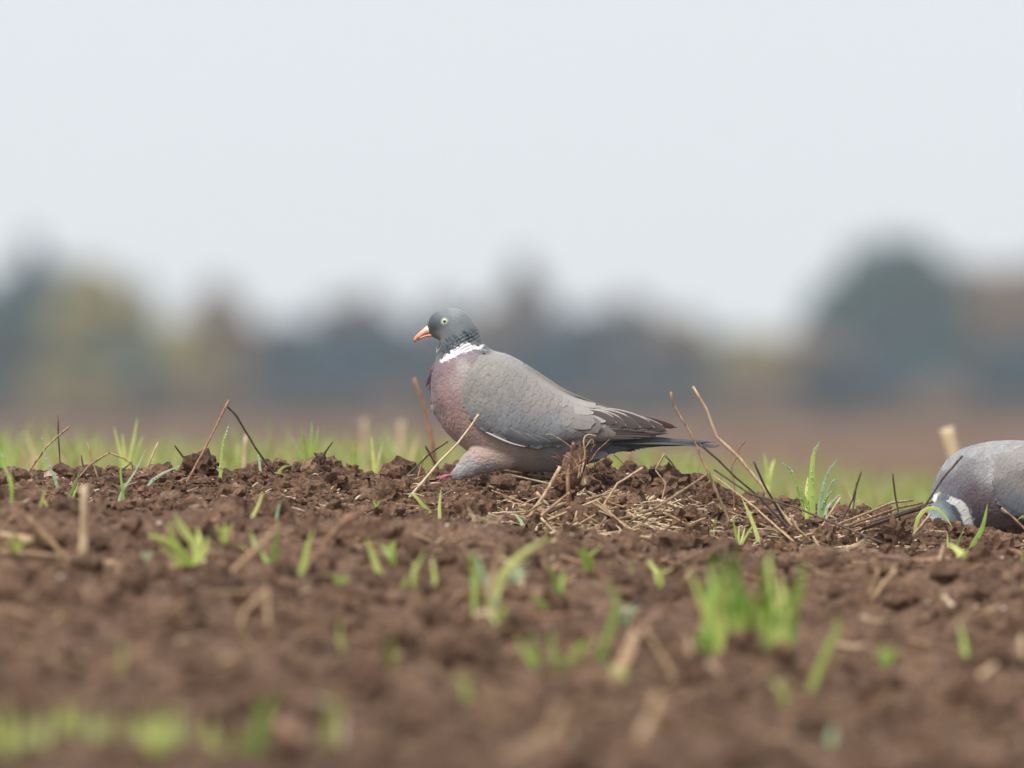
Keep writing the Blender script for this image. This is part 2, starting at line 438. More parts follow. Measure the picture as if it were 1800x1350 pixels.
FRONT = ['outside the left edge', 'by the left edge', 'above the thin dark stalk', 'above the low bent arch', 'left of the tall inverted V', 'above the tall inverted V', 'above the root knot', 'left of the pigeon beak', 'left of the pigeon breast', 'behind the pigeon shoulder', 'behind the pigeon back', 'behind the pigeon wing', 'above the pigeon tail', 'behind the tall pair of stalks', 'right of the tall pair of stalks', 'above the dewy tuft', 'right of the dewy tuft', 'left of the feeding pigeon', 'above the feeding pigeon', 'by the right edge']
for i in range(20):
    px = -60+i*101+rng.uniform(-15, 15); k = ['mauve', 'brown', 'rust'][i % 3]
    make_tree(px, 706+rng.uniform(-26, 14), 170, 560+rng.uniform(-15, 15), k, 'low %s front hedge shrub %s' % ({'mauve': 'mauve-brown', 'brown': 'dull brown', 'rust': 'rusty'}[k], FRONT[i]), 'bush', dens=.8)

# ------------------------------------------------------------------ haze
hx, hy0, hy1, hz0, hz1 = 400.0, -26.0, 1300.0, -8.0, 16.0
hv = [(x, y, z) for x in (-hx, hx) for y in (hy0, hy1) for z in (hz0, hz1)]
hf = [(0, 1, 3, 2), (4, 6, 7, 5), (0, 4, 5, 1), (2, 3, 7, 6), (0, 2, 6, 4), (1, 5, 7, 3)]
mh = bpy.data.materials.new('haze_air'); mh.use_nodes = True; n = mh.node_tree; n.nodes.clear()
pv = n.nodes.new('ShaderNodeVolumePrincipled'); pv.inputs['Color'].default_value = (.90, .95, 1, 1); pv.inputs['Density'].default_value = .00025
mo = n.nodes.new('ShaderNodeOutputMaterial'); n.links.new(pv.outputs[0], mo.inputs['Volume'])
hz = mesh_obj('haze', hv, hf, mh, smooth=False); tag(hz, kind='stuff')

# ------------------------------------------------------------------ stalks, blades
def resample(pts, n_):
    """Catmull-Rom through control points"""
    pts = [np.array(p, float) for p in pts]
    if len(pts) == 2: return [pts[0]*(1-t)+pts[1]*t for t in np.linspace(0, 1, n_)]
    e = [2*pts[0]-pts[1]]+pts+[2*pts[-1]-pts[-2]]; out = []
    m_ = len(pts)-1
    for t in np.linspace(0, m_, n_):
        i = min(int(t), m_-1); f = t-i; a, b_, c, d = e[i], e[i+1], e[i+2], e[i+3]
        out.append(.5*((2*b_)+(c-a)*f+(2*a-5*b_+4*c-d)*f*f+(3*b_-a-3*c+d)*f**3))
    return out
def tube_geo(pts, rad, k=7, V=None, F=None, smoothpath=True, flat=1.0, n_=None):
    V = [] if V is None else V; F = [] if F is None else F
    n_ = n_ or (max(6, 4*len(pts)) if smoothpath else len(pts))
    c = resample(pts, n_) if smoothpath else [np.array(p, float) for p in pts]
    base = len(V); up = None
    for i, p in enumerate(c):
        t = Vector(c[min(i+1, len(c)-1)]-c[max(i-1, 0)]).normalized()
        if up is None: up = t.orthogonal().normalized()
        up = (up-t*up.dot(t)).normalized(); sd_ = t.cross(up)
        f = i/(len(c)-1); r = rad(f) if callable(rad) else rad
        for q in range(k):
            a = 2*math.pi*q/k; V.append(tuple(Vector(p)+up*math.cos(a)*r*flat+sd_*math.sin(a)*r))
    for i in range(len(c)-1):
        for q in range(k):
            a = base+i*k+q; b_ = base+i*k+(q+1) % k; F.append((a, b_, b_+k, a+k))
    F.append(tuple(base+q for q in range(k))[::-1]); F.append(tuple(base+(len(c)-1)*k+q for q in range(k)))
    return V, F
fg = 'dry stalks out of focus on the near slope'
def world_path(pts, Y, lie):
    """pixel path -> world; Y number, list, or None (found from where the soil shows)"""
    out = []
    if Y is None:
        low = max(pts, key=lambda p: p[1]); y0 = Yat(low[0], low[1])
        if lie:
            Lm = sum(math.dist(a, b_) for a, b_ in zip(pts[:-1], pts[1:]))*PX
            Y = [y0+max(-Lm, min(Lm, Yat(p[0], p[1])-y0)) for p in pts]
        else: Y = y0
    for i, p in enumerate(pts):
        y = Y[i] if isinstance(Y, (list, tuple)) else Y
        q = P(p[0], p[1], y)
        if lie:
            q.z = max(q.z, gz(q.x, q.y)+.003)
        out.append(q)
    return out
def stalk(pts, rpx, mat, label, Y=None, lie=False, name='straw_stalk', cat='straw', group=None, flat=1.0, taper=.75, nodes=(), sharp=True, dig=True, soft=False):
    """a dry stalk; the last point is the one in the soil"""
    if group == fg and max(p[1] for p in pts) < 1335: Y = None
    w_ = world_path(pts, Y, lie)
    if not lie and dig:
        e = w_[-1]; zg = gz(e.x, e.y); dv = (w_[-1]-w_[-2]).normalized()
        if e.z > zg-.004 and dv.z < -.05: w_.append(e+dv*min(.05, (e.z-zg+.006)/-dv.z))
        elif e.z > zg: w_.append(Vector((e.x+dv.x*.003, e.y, zg-.006)))
    R = rpx*PX*(D0+w_[0].y)/D0
    def rad(f):
        r = R*(taper+(1-taper)*f)*(1+.10*math.sin(f*9+rpx*3))
        for nd in nodes:
            r += R*.45*math.exp(-((f-nd)/.018)**2)
        return r
    # kinks stay sharp: straight pieces sampled densely
    q = []
    if soft: q = [Vector(v) for v in resample(w_, 30)]
    else:
        for i in range(len(w_)-1):
            a, b_ = w_[i], w_[i+1]; k = max(3, int((b_-a).length/.010))
            for j in range(k): q.append(a.lerp(b_, j/k))
        q.append(w_[-1])
    # slight natural bow
    L = (w_[-1]-w_[0]).length
    s1, s2 = rng.uniform(-.012, .012), rng.uniform(-.012, .012)
    m_ = len(q)-1
    q = [v+Vector((s1*L*math.sin(math.pi*i/m_)+rng.uniform(-.00018, .00018), s2*L*math.sin(math.pi*i/m_), rng.uniform(-.0002, .0002))) for i, v in enumerate(q)]
    V, F = tube_geo(q, rad, 7, smoothpath=False, flat=flat)
    o = mesh_obj(name, V, F, mat, None, w_[-1])
    tag(o, label, cat, group)
    return o

def blade_geo(path, wid, fold=.35, n_=10, twist=0.0):
    c = resample(path, n_); V = []; F = []
    prev = None
    for i, p in enumerate(c):
        f = i/(n_-1)
        t = Vector(c[min(i+1, n_-1)]-c[max(i-1, 0)]).normalized()
        sd_ = t.cross(Vector((0, -1, 0)))
        if sd_.length < .2: sd_ = t.cross(Vector((0, -.6, .8)))
        sd_.normalize()
        nn = t.cross(sd_).normalized()
        a = twist*f; s2 = sd_*math.cos(a)+nn*math.sin(a); n2 = nn*math.cos(a)-sd_*math.sin(a)
        w_ = wid*(min(1, .55+f*1.6))*(1-f**2.6)**.8+wid*.04
        pv_ = Vector(p)
        V += [tuple(pv_-s2*w_/2+n2*w_*fold*.5), tuple(pv_), tuple(pv_+s2*w_/2+n2*w_*fold*.5)]
    for i in range(n_-1):
        a = i*3; F += [(a, a+1, a+4, a+3), (a+1, a+2, a+5, a+4)]
    return V, F
_iv, _if = ico(2)
def dew_drops(paths, root, origin, count, rpx, spread=1.0):
    V = []; F = []
    for _ in range(count):
        c = rng.choice(paths); f = rng.uniform(.25, 1)**.7; q = resample(c, 20)[min(19, int(f*19))]
        r = rpx*PX*rng.uniform(.5, 1.1)
        p = np.array(q)+np.array([rng.uniform(-1, 1)*r*1.2*spread, -r*.7, rng.uniform(-.5, .8)*r])
        F += [tuple(t+len(V) for t in f_) for f_ in _if]; V += [tuple(p+v*r) for v in _iv]
    o = mesh_obj('dew_drops', V, F, M_dew, root, origin); o['kind'] = 'stuff'
    return o
def tuft(blades, label, mat=M_grass, Y=None, dew=0, name='grass_seedling', group='green seedlings on the tilled soil', base=None, lean=.012, dewr=1.6, mats=None):
    """blades: list of (width px, tip..base pixel points); the base end is dug into the soil"""
    if base is None:
        base = max((b_[-1] for b_ in blades), key=lambda p: p[1])
    if Y is None: Y = Yat(*base)
    bp = P(base[0], base[1], Y); bp.z = gz(bp.x, bp.y)
    root = empty(name, bp); tag(root, label, 'grass', group)
    paths = []
    for i, b_ in enumerate(blades):
        wd, pts = b_[0], list(b_[1:])[::-1]
        dy = rng.uniform(-lean, lean)
        path = [P(p[0], p[1], Y+dy*k/max(1, len(pts)-1)) for k, p in enumerate(pts)]
        zg = gz(path[0].x, path[0].y)
        if path[0].z > zg-.003:
            path.insert(0, Vector((path[0].x, path[0].y, min(zg-.004, path[0].z-.004))))
        paths.append([tuple(q) for q in path])
        V, F = blade_geo(path, wd*PX*(D0+Y)/D0*((1.0 if Y > -5 else 1.3) if Y < -.8 else .86), n_=12, twist=rng.uniform(-.5, .5))
        mesh_obj('blade', V, F, (mats[i] if mats else mat), root, bp)
    if dew: dew_drops(paths, root, bp, dew, dewr)
    return root

#@@DETAILS
# -- in-focus dry stalks on the left
st = stalk
st([(102, 730), (103, 775), (106, 825)], 1.7, M_dark, 'thin dark upright stalk standing alone near the left edge')
st([(122, 750), (100, 768), (80, 787), (55, 822)], 2.3, M_straw, 'tan stalk leaning right behind the thin dark upright stalk at left', nodes=(.6,))
st([(153, 778), (163, 812), (175, 846)], 1.8, M_straw, 'short brown stalk tilted left, right of the pale dewy blade at left')
st([(403, 703), (364, 778), (325, 852)], 2.4, M_red, 'long rust stalk forming the left leg of the tall inverted V', nodes=(.08, .7))
st([(396, 711), (416, 731), (450, 788), (482, 834)], 2.3, M_dark, 'long dark stalk forming the right leg of the tall inverted V', nodes=(.22,))
st([(193, 795), (160, 816), (130, 850)], 2.1, M_straw, 'left half of the low bent straw arch at left')
st([(193, 796), (218, 806), (250, 832)], 2.0, M_straw, 'right half of the low bent straw arch at left')
st([(278, 778), (255, 828)], 2.0, M_straw, 'brown stalk slanting left, a hand left of the tall inverted V', Y=.22)
st([(307, 783), (322, 804), (347, 826)], 2.1, M_dark, 'dark curved stalk slanting right just left of the tall inverted V')
st([(376, 815), (355, 836)], 2.1, M_red, 'left half of the small rust V under the tall inverted V')
st([(376, 815), (388, 826), (402, 838)], 1.5, M_red, 'right half of the small rust V under the tall inverted V')
st([(143, 800), (147, 822)], 1.8, M_dark, 'stubby dark stalk left of the tilted brown one at left')
st([(245, 828), (275, 846), (322, 852)], 1.6, M_straw, 'thin straw lying flat below the short dark stalks at left', lie=True)
st([(205, 835), (232, 812)], 1.6, M_dark, 'dark stub crossing behind the low bent arch')
st([(300, 832), (316, 850)], 1.4, M_red, 'short rust straw at the foot of the tall inverted V', lie=True)
st([(345, 870), (358, 880), (366, 902)], 1.3, M_straw, 'thin hooked straw on the slope left of the grey pebble')
st([(560, 886), (576, 896)], 1.3, M_pale, 'tiny pale straw chip on the left slope', lie=True)
st([(110, 842), (80, 852), (45, 846)], 1.7, M_red, 'rust straw lying at the left edge soil', lie=True)
# -- middle
st([(841, 728), (833, 741), (805, 778), (772, 812), (735, 856)], 2.5, M_pale, 'pale stalk crossing the breast of the standing pigeon', Y=-.14, nodes=(.14, .6))
st([(787, 776), (755, 797), (718, 834)], 2.1, M_dark, 'brown stalk slanting right in front of the breast, left of the pale one')
st([(748, 784), (757, 800), (774, 830)], 2.3, M_dark, 'brown stub crossing behind the slanting brown stalk by the foot')
st([(747, 800), (737, 832)], 1.8, M_straw, 'short straw left of the pigeon foot')
st([(727, 664), (742, 705), (758, 770), (770, 850)], 5.0, M_red, 'soft focus rust stalk standing behind the breast of the pigeon', Y=1.25, name='straw_stalk')
st([(1001, 866), (960, 900), (906, 943)], 3.4, M_straw, 'thick tan stalk leaning right in front of the straw heap', Y=-.42)
st([(985, 820), (962, 862), (930, 908)], 4.2, M_straw, 'stout brown stem leaning left from the uprooted clump', Y=-.33)
st([(867, 863), (910, 880), (953, 899)], 1.9, M_red, 'thin rust straw lying left of the straw heap', lie=True)
st([(807, 885), (853, 903), (902, 923)], 2.0, M_pale, 'long pale straw lying below the pigeon belly', lie=True)
st([(822, 893), (832, 908), (833, 924)], 1.5, M_pale, 'pale hooked straw hanging below the long pale one', lie=True)
st([(1057, 876), (1012, 894), (967, 913)], 2.6, M_pale, 'pale split straw on top of the heap slanting up right', Y=[-.36, -.36, -.38])
st([(1088, 862), (1040, 875), (993, 888)], 3.0, M_straw, 'thick tan straw slanting up right at the top of the heap', Y=[-.2, -.22, -.24])
st([(1043, 885), (1085, 912), (1131, 944)], 5.0, M_straw, 'broad flat straw leaf sloping down right across the heap', Y=[-.36, -.42, -.5], flat=.35)
st([(1007, 914), (1040, 909), (1070, 904)], 2.4, M_straw, 'level straw in the lower part of the heap', lie=True)
st([(1028, 931), (1050, 923), (1074, 916)], 2.2, M_pale, 'pale short straw near the bottom of the heap', lie=True)
st([(1050, 880), (1100, 925), (1118, 945)], 1.8, M_straw, 'thin straw under the broad flat leaf in the heap', Y=[-.4, -.46, -.5])
st([(1247, 831), (1200, 862), (1153, 893), (1108, 907)], 3.0, M_straw, 'long tan straw rising right from the heap to the tall stalks', Y=[-.1, -.2, -.3, -.34], nodes=(.4,))
st([(1168, 798), (1155, 820), (1142, 846)], 2.4, M_pale, 'left half of the bent straw under the tail')
st([(1167, 798), (1182, 814), (1199, 840)], 2.0, M_dark, 'right half of the bent straw under the tail')
st([(960, 764), (972, 765), (1003, 786), (1010, 806)], .9, M_straw, 'fine bent root fibre beside the wing tip', Y=-.12, soft=True)
st([(1072, 772), (1052, 790), (1036, 812)], 1.1, M_straw, 'fine fibre slanting up right from the uprooted clump', Y=-.1)
st([(1080, 800), (1112, 830)], .9, M_straw, 'hair thin straw right of the uprooted clump', Y=.0)
st([(1152, 826), (1170, 850), (1163, 880)], 1.6, M_straw, 'straw bent over the clod under the tail', Y=-.08)
st([(860, 838), (895, 834), (930, 842)], 2.0, M_pale, 'pale straw lying behind the foot under the belly', Y=-.02)
st([(870, 826), (900, 831), (938, 836)], 2.2, M_pale, 'pale flat straw tucked under the belly', Y=0.03)
st([(1130, 822), (1085, 850), (1062, 886)], 2.6, M_straw, 'tan stalk slanting left just right of the uprooted clump', Y=-.25)
# -- the tall pair and their companions on the right
st([(1179, 689), (1186, 715), (1214, 760), (1247, 832), (1276, 902)], 2.9, M_straw, 'tall stalk crossing in front of the tail tip, left one of the tall pair', Y=-.18, nodes=(.16, .5))
st([(1218, 679), (1242, 718), (1261, 768), (1300, 804), (1340, 853), (1388, 918)], 3.2, M_straw, 'tallest stalk of all, right one of the tall pair', Y=-.16, nodes=(.36, .7))
st([(1228, 779), (1261, 807), (1294, 840), (1331, 871), (1361, 902), (1406, 948)], 2.4, M_dark, 'dark stalk running below and along the tallest one', Y=-.22)
st([(1325, 811), (1344, 853), (1362, 884)], 2.6, M_dark, 'short dark stalk leaning left at the foot of the tallest one', Y=-.19)
st([(1310, 776), (1299, 788), (1297, 800), (1286, 822), (1291, 854), (1290, 888)], 1.7, M_red, 'curly reddish stalk between the tall pair and the dewy tuft', Y=-.05, soft=True)
st([(1256, 826), (1317, 868), (1400, 893), (1498, 933)], 2.3, M_dark, 'long dark straw lying down right from the tall pair', Y=[-.2, -.26, -.28, -.32])
st([(1254, 836), (1290, 862), (1330, 893), (1372, 931)], 2.0, M_straw, 'tan straw lying between the tall pair and the dark one', Y=[-.2, -.22, -.26, -.34])
st([(1167, 901), (1219, 932), (1290, 964)], 2.3, M_straw, 'tan straw lying low right of the heap', lie=True)
st([(1280, 899), (1328, 921), (1379, 943)], 2.2, M_red, 'rust straw lying under the tall pair', lie=True)
st([(1478, 874), (1455, 908), (1436, 940)], 2.4, M_pale, 'pale stalk leaning right below the dewy tuft', Y=-.25)
st([(1514, 829), (1508, 850), (1500, 878), (1478, 920)], 2.1, M_dark, 'dark stalk leaning right, right of the dewy tuft', Y=-.12)
st([(1506, 848), (1502, 876)], 2.0, M_dark, 'short dark stub against the leaning dark stalk', Y=-.11)
st([(1569, 832), (1574, 871), (1586, 930)], 2.2, M_dark, 'dark upright stalk left of the feeding pigeon', Y=-.14)
st([(1606, 879), (1567, 884), (1508, 908)], 3.6, M_pale, 'pale straw on top of the rotting mat left of the feeding pigeon', Y=[-.1, -.11, -.16], flat=.5)
st([(1622, 884), (1580, 893), (1520, 914)], 3.4, M_straw, 'tan straw in the middle of the rotting mat', Y=[-.1, -.12, -.17], flat=.6)
st([(1636, 890), (1592, 902), (1548, 918)], 4.4, M_dark, 'dark wet straw in the rotting mat beside the feeding pigeon', Y=[-.1, -.13, -.19], flat=.5)
st([(1640, 882), (1612, 892), (1570, 905)], 3.0, M_dark, 'dark straw at the top right of the rotting mat', Y=[-.08, -.11, -.15], flat=.6)
st([(1636, 904), (1614, 930), (1592, 957), (1562, 972)], 2.8, M_pale, 'pale bent straw in front of the head of the feeding pigeon', Y=-.30)
st([(1692, 801), (1656, 842), (1625, 890), (1601, 924)], 2.3, M_dark, 'long brown stalk crossing the shoulder of the feeding pigeon', Y=-.22, nodes=(.25,))
st([(1760, 893), (1780, 910), (1806, 936)], 2.8, M_straw, 'brown stalk leaning left at the right edge of the frame', Y=-.25)
st([(1517, 929), (1490, 936), (1464, 945)], 2.2, M_straw, 'short tan straw lying right of the tall pair, left of its twin', lie=True)
st([(1561, 931), (1540, 935), (1520, 938)], 2.2, M_straw, 'short tan straw lying just left of the bent pale straw', lie=True)
st([(1429, 942), (1436, 955), (1444, 968)], 3.6, M_pale, 'broad cream straw chip at the lower right of the tall pair', Y=-.4, flat=.5, name='straw_chip')
st([(1588, 972), (1640, 968), (1708, 974)], 1.7, M_straw, 'thin straw lying level below the feeding pigeon', lie=True)
st([(1388, 905), (1402, 930), (1425, 952)], 4.0, M_straw, 'torn leaf sheath at the root of the tallest stalk', Y=-.3, flat=.4)
st([(1186, 858), (1215, 880), (1226, 905)], 1.6, M_dark, 'thin dark straw in the soil left of the tall pair', lie=True)
# -- uprooted clump beside the tail
cr = P(1012, 850, -.2); cr.z = gz(cr.x, cr.y)
clump = empty('uprooted_clump', cr); tag(clump, 'uprooted stubble clump of earth and roots in front of the pigeon vent', 'plant clump')
bv, bf = ico(4)
def lump_verts(c, r, seed, amp=.5):
    q = bv*np.array(r)
    s = 1+amp*fbm(bv[:, 0]*2+seed, bv[:, 1]*2+bv[:, 2]*2.3, 5)+.25*lumps(bv[:, 0]*3.3+seed, bv[:, 2]*3.3+bv[:, 1])
    return q*s[:, None]*.85+np.array(c)
V = np.concatenate([lump_verts(P(1006, 826, -.2), (20*PX, 18*PX, 31*PX), 3), lump_verts(P(1023, 806, -.2), (13*PX, 12*PX, 21*PX), 8), lump_verts(P(992, 850, -.19), (20*PX, 18*PX, 15*PX), 12)])
F = np.concatenate([bf+len(bv)*i for i in range(3)])
mesh_obj('earth', V, F, M_soil, clump, cr)
for (pts, r, mt) in [([(1008, 778), (1003, 812), (998, 845), (1003, 905)], 4.5, M_red), ([(1047, 766), (1033, 764), (1026, 774), (1028, 800), (1022, 832)], 1.8, M_straw),
                     ([(1000, 800), (1012, 812), (1022, 840)], 1.6, M_red), ([(985, 838), (1005, 822), (1030, 806)], 1.4, M_straw),
                     ([(1027, 790), (1040, 772), (1044, 782)], 1.1, M_straw), ([(990, 800), (1002, 808), (1008, 836)], 1.3, M_straw),
                     ([(1014, 792), (1020, 812), (1016, 842)], 1.5, M_straw), ([(1032, 818), (1027, 838), (1029, 852)], 2.6, M_pale),
                     ([(975, 838), (994, 832), (1008, 840)], 1.2, M_straw), ([(1036, 800), (1046, 818), (1044, 838)], 1.2, M_dark)]:
    w_ = [P(p[0], p[1], -.235+rng.uniform(-.01, .01)) for p in pts]
    V, F = tube_geo(w_, lambda f, r=r: r*PX*(.6+.4*f), 6)
    mesh_obj('root', V, F, mt, clump, cr)
for q in range(16):
    x0, z0 = rng.uniform(985, 1040), rng.uniform(790, 845); a = rng.uniform(-2.6, -.5); L = rng.uniform(12, 30)
    w_ = [P(x0, z0, -.235), P(x0+math.cos(a)*L*.5+rng.uniform(-3, 3), z0+math.sin(a)*L*.5, -.24), P(x0+math.cos(a)*L, z0+math.sin(a)*L*.8+rng.uniform(0, 6), -.245)]
    V, F = tube_geo(w_, lambda f: PX*(1.1-.6*f), 5); mesh_obj('root', V, F, rng.choice([M_straw, M_red, M_dark]), clump, cr)
# dark root knot on the skyline at left
kr = P(562, 826, 0.05); kr.z = gz(kr.x, kr.y)
knot = empty('root_knot', kr); tag(knot, 'small dark forked root knot on the skyline left of the pigeon', 'plant clump')
mesh_obj('earth', lump_verts(P(563, 806, .05), (9*PX, 8*PX, 11*PX), 5), bf, M_soil, knot, kr)
for pts in ([(585, 777), (575, 790), (565, 806)], [(552, 795), (558, 804)], [(560, 800), (562, 828)], [(572, 796), (566, 815)]):
    V, F = tube_geo([P(p[0], p[1], .04) for p in pts], lambda f: PX*(1.2+1.6*f), 6); mesh_obj('root', V, F, M_dark, knot, kr)
# -- soft foreground stalks
fg = 'dry stalks out of focus on the near slope'
st([(148, 853), (147, 920), (146, 984)], 8.5, M_pale, 'thick pale upright stub out of focus at left', Y=-1.45, group=fg)
st([(5, 980), (100, 990), (208, 1000)], 9, M_straw, 'thick tan straw lying level at the foot of the pale upright stub', lie=True, group=fg)
st([(48, 908), (85, 948), (118, 982)], 6, M_straw, 'tan stalk sloping down right, left of the pale upright stub', Y=-1.5, group=fg)
st([(0, 955), (60, 962)], 9, M_straw, 'tan straw lying at the left edge out of focus', lie=True, group=fg)
st([(646, 893), (605, 915), (575, 950), (556, 986)], 6.5, M_red, 'rust arching stalk out of focus left of centre', Y=-1.5, group=fg)
st([(492, 925), (455, 962), (408, 1006)], 5.5, M_straw, 'tan stalk sloping down left between two soft seedlings', Y=-1.6, group=fg)
st([(1545, 992), (1610, 986), (1672, 982)], 8, M_red, 'broad rust straw lying level below the feeding pigeon', lie=True, group=fg, flat=.5)
st([(1575, 1000), (1552, 1030), (1528, 1062)], 5, M_straw, 'tan stalk sloping down left under the broad rust straw', Y=-1.5, group=fg)
st([(1545, 1000), (1525, 1056)], 4.5, M_straw, 'left tan stalk of the pair under the broad rust straw', Y=-1.5, group=fg)
st([(872, 1074), (840, 1088), (810, 1103)], 8, M_pale, 'short pale chip out of focus at the centre', lie=True, group=fg, flat=.5, name='straw_chip')
st([(898, 1085), (912, 1100), (925, 1115)], 8, M_pale, 'cream chip right of the short pale chip at the centre', lie=True, group=fg, flat=.5, name='straw_chip')
st([(1244, 1165), (1272, 1192), (1300, 1222)], 9, M_pale, 'pale stalk sloping down right below the big soft tuft', lie=True, group=fg, flat=.6)
st([(1118, 1110), (1105, 1150), (1085, 1192)], 18, M_straw, 'wide tan leaf sheath standing out of focus at centre bottom', Y=-3.0, group=fg, flat=.4)
st([(1130, 1100), (1160, 1150), (1190, 1200)], 5, M_straw, 'thin tan stalk right of the wide leaf sheath', Y=-3.0, group=fg)
st([(1165, 1222), (1145, 1265), (1125, 1312)], 15, M_straw, 'thick tan stalk leaning right at the bottom centre', Y=-4.0, group=fg)
st([(1000, 1236), (980, 1290), (870, 1362)], 22, M_straw, 'wide tan stalk arching down left at the bottom centre', Y=-6.2, group=fg)
st([(985, 1240), (990, 1290), (1000, 1340)], 20, M_pale, 'pale leaf out of focus at the bottom centre', Y=-6.1, group=fg, flat=.4)
st([(1752, 1168), (1715, 1195), (1680, 1225)], 8, M_straw, 'tan straw sloping down left at the lower right', lie=True, group=fg)
st([(1795, 1118), (1797, 1168)], 8, M_pale, 'pale upright stub at the right edge out of focus', Y=-3.0, group=fg)
st([(488, 1262), (520, 1305), (562, 1362)], 18, M_red, 'thick rust stalk sloping down right at the bottom left', Y=-6.1, group=fg)
st([(1657, 1047), (1668, 1060), (1682, 1078)], 6, M_pale, 'small cream chip out of focus at right', lie=True, group=fg, name='straw_chip')
st([(1090, 1080), (1000, 1090), (925, 1092)], 4, M_red, 'thin rust straw lying level out of focus at centre', lie=True, group=fg)
st([(880, 985), (905, 1000), (915, 1025), (905, 1050)], 9, M_pale, 'curled cream leaf out of focus at centre', Y=-2.1, group=fg, flat=.4, soft=True)
st([(1215, 1180), (1210, 1120)], 6, M_straw, 'short tan stub left of the pale sloping stalk', Y=-3.0, group=fg)
st([(20, 1080), (60, 1095)], 8, M_straw, 'tan chip at the left edge out of focus', lie=True, group=fg, name='straw_chip')
st([(95, 1092), (120, 1094)], 6, M_pale, 'cream chip near the left edge out of focus', lie=True, group=fg, name='straw_chip')
st([(1475, 1135), (1500, 1145), (1520, 1150)], 7, M_pale, 'cream chip beside the bent seedling at right', lie=True, group=fg, name='straw_chip')
st([(1515, 1085), (1535, 1095), (1560, 1100)], 7, M_straw, 'tan chip above the cream one at right', lie=True, group=fg, name='straw_chip')
st([(300, 985), (360, 978), (440, 990)], 6, M_straw, 'tan straw lying level under the soft seedlings at left', lie=True, group=fg)
st([(420, 1110), (430, 1075), (470, 1035)], 5, M_straw, 'faint tan stalk leaning right at left centre', Y=-2.5, group=fg)
# -- soft stalks behind the ridge
bgp = 'dry stalks out of focus behind the ridge'
for (pts, r, Y, mt, lab) in [
  ([(1664, 752), (1676, 800), (1690, 850)], 15, 3.2, M_pale, 'wide pale leaf out of focus behind the feeding pigeon'),
  ([(432, 765), (428, 840)], 4, 1.6, M_pale, 'faint tan stalk behind the tall inverted V'),
  ([(640, 735), (645, 850)], 6, 5.5, M_pale, 'left one of two soft tan stalks behind the ridge left of the pigeon'),
  ([(706, 740), (700, 850)], 7, 5.5, M_pale, 'right one of two soft tan stalks behind the ridge left of the pigeon'),
  ([(1108, 790), (1103, 860)], 6, 2.2, M_straw, 'faint tan stalk behind the gap under the tail')]:
    st(pts, r, mt, lab, Y=Y, group=bgp)

# -- in-focus seedlings
tuft([(7, (0, 785), (8, 820), (20, 850)), (6, (20, 832), (20, 858), (22, 884))], 'seedling of two blades at the left edge of the ridge', dew=5)
tuft([(7, (73, 764), (80, 805), (95, 838), (108, 880))], 'single long pale dewy blade near the left edge', mat=M_bluegr, dew=16)
tuft([(7, (140, 828), (130, 855), (118, 880)), (7, (138, 848), (130, 870), (124, 886))], 'seedling of two green blades right of the long dewy blade', dew=4)
tuft([(5, (80, 858), (75, 875), (71, 892)), (4, (72, 872), (78, 882), (82, 888))], 'tiny fresh seedling below the long dewy blade', mat=M_yell)
tuft([(6, (213, 798), (212, 835), (217, 878)), (6, (257, 788), (238, 828), (217, 860), (209, 880))], 'V shaped seedling left of the tall inverted V of stalks', dew=6, mats=[M_grass, M_bluegr])
tuft([(7, (320, 818), (290, 830), (268, 845), (254, 866))], 'pale dewy blade arching right over the soil at left', mat=M_bluegr, dew=14)
tuft([(7, (402, 746), (393, 775), (389, 810), (387, 846))], 'dewy blade standing under the tall inverted V of stalks', dew=16, mats=[M_grass])
tuft([(6, (453, 792), (456, 812), (458, 832))], 'small upright blade touching the right leg of the inverted V', mat=M_bluegr, dew=4)
tuft([(8, (462, 831), (440, 834), (413, 846)), (6, (430, 835), (420, 842), (405, 845)), (5, (400, 838), (408, 845), (416, 846))], 'bright seedling lying flat right of the small rust V', mat=M_yell)
tuft([(8, (512, 818), (498, 822), (488, 835))], 'short bright blade right of the inverted V on the skyline', mat=M_yell, dew=3)
tuft([(5, (432, 876), (424, 892), (414, 906))], 'left one of three tiny seedlings in a row on the left slope', dew=2)
tuft([(6, (463, 860), (455, 885), (442, 912)), ], 'middle one of three tiny seedlings in a row on the left slope', mat=M_yell)
tuft([(5, (494, 878), (488, 900), (484, 922))], 'right one of three tiny seedlings in a row on the left slope', mat=M_bluegr)
tuft([(9, (712, 868), (728, 870), (742, 886), (756, 902))], 'bent bright seedling below the pigeon foot', mat=M_yell, dew=2)
tuft([(8, (776, 858), (773, 885), (773, 912))], 'short upright yellow blade below the pigeon foot', mat=M_yell)
tuft([(6, (668, 878), (664, 888), (663, 896)), (5, (655, 880), (661, 890), (663, 896))], 'tiny green sprout left of the bent bright seedling', mat=M_grass)
tuft([(8, (903, 903), (915, 915), (920, 930))], 'short pale blade left of the straw heap', mat=M_bluegr)
tuft([(4, (1132, 918), (1135, 930), (1136, 936))], 'tiny green tip right of the straw heap', mat=M_grass)
tuft([(13, (1441, 776), (1430, 800), (1427, 845), (1428, 893)), (7, (1373, 812), (1390, 828), (1402, 858), (1412, 893)),
      (8, (1472, 806), (1455, 832), (1446, 860), (1440, 893)), (7, (1476, 835), (1458, 856), (1448, 892)), (9, (1420, 838), (1418, 860), (1417, 893)),
      (10, (1464, 862), (1452, 875), (1444, 895)), (6, (1478, 868), (1462, 882), (1452, 897)), (8, (1408, 852), (1412, 870), (1420, 894))],
     'bright dewy tuft of grass on the skyline between the birds', dew=110, mats=[M_grass, M_grass, M_bluegr, M_bluegr, M_yell, M_grass, M_bluegr, M_grass], dewr=1.5, Y=-.02)
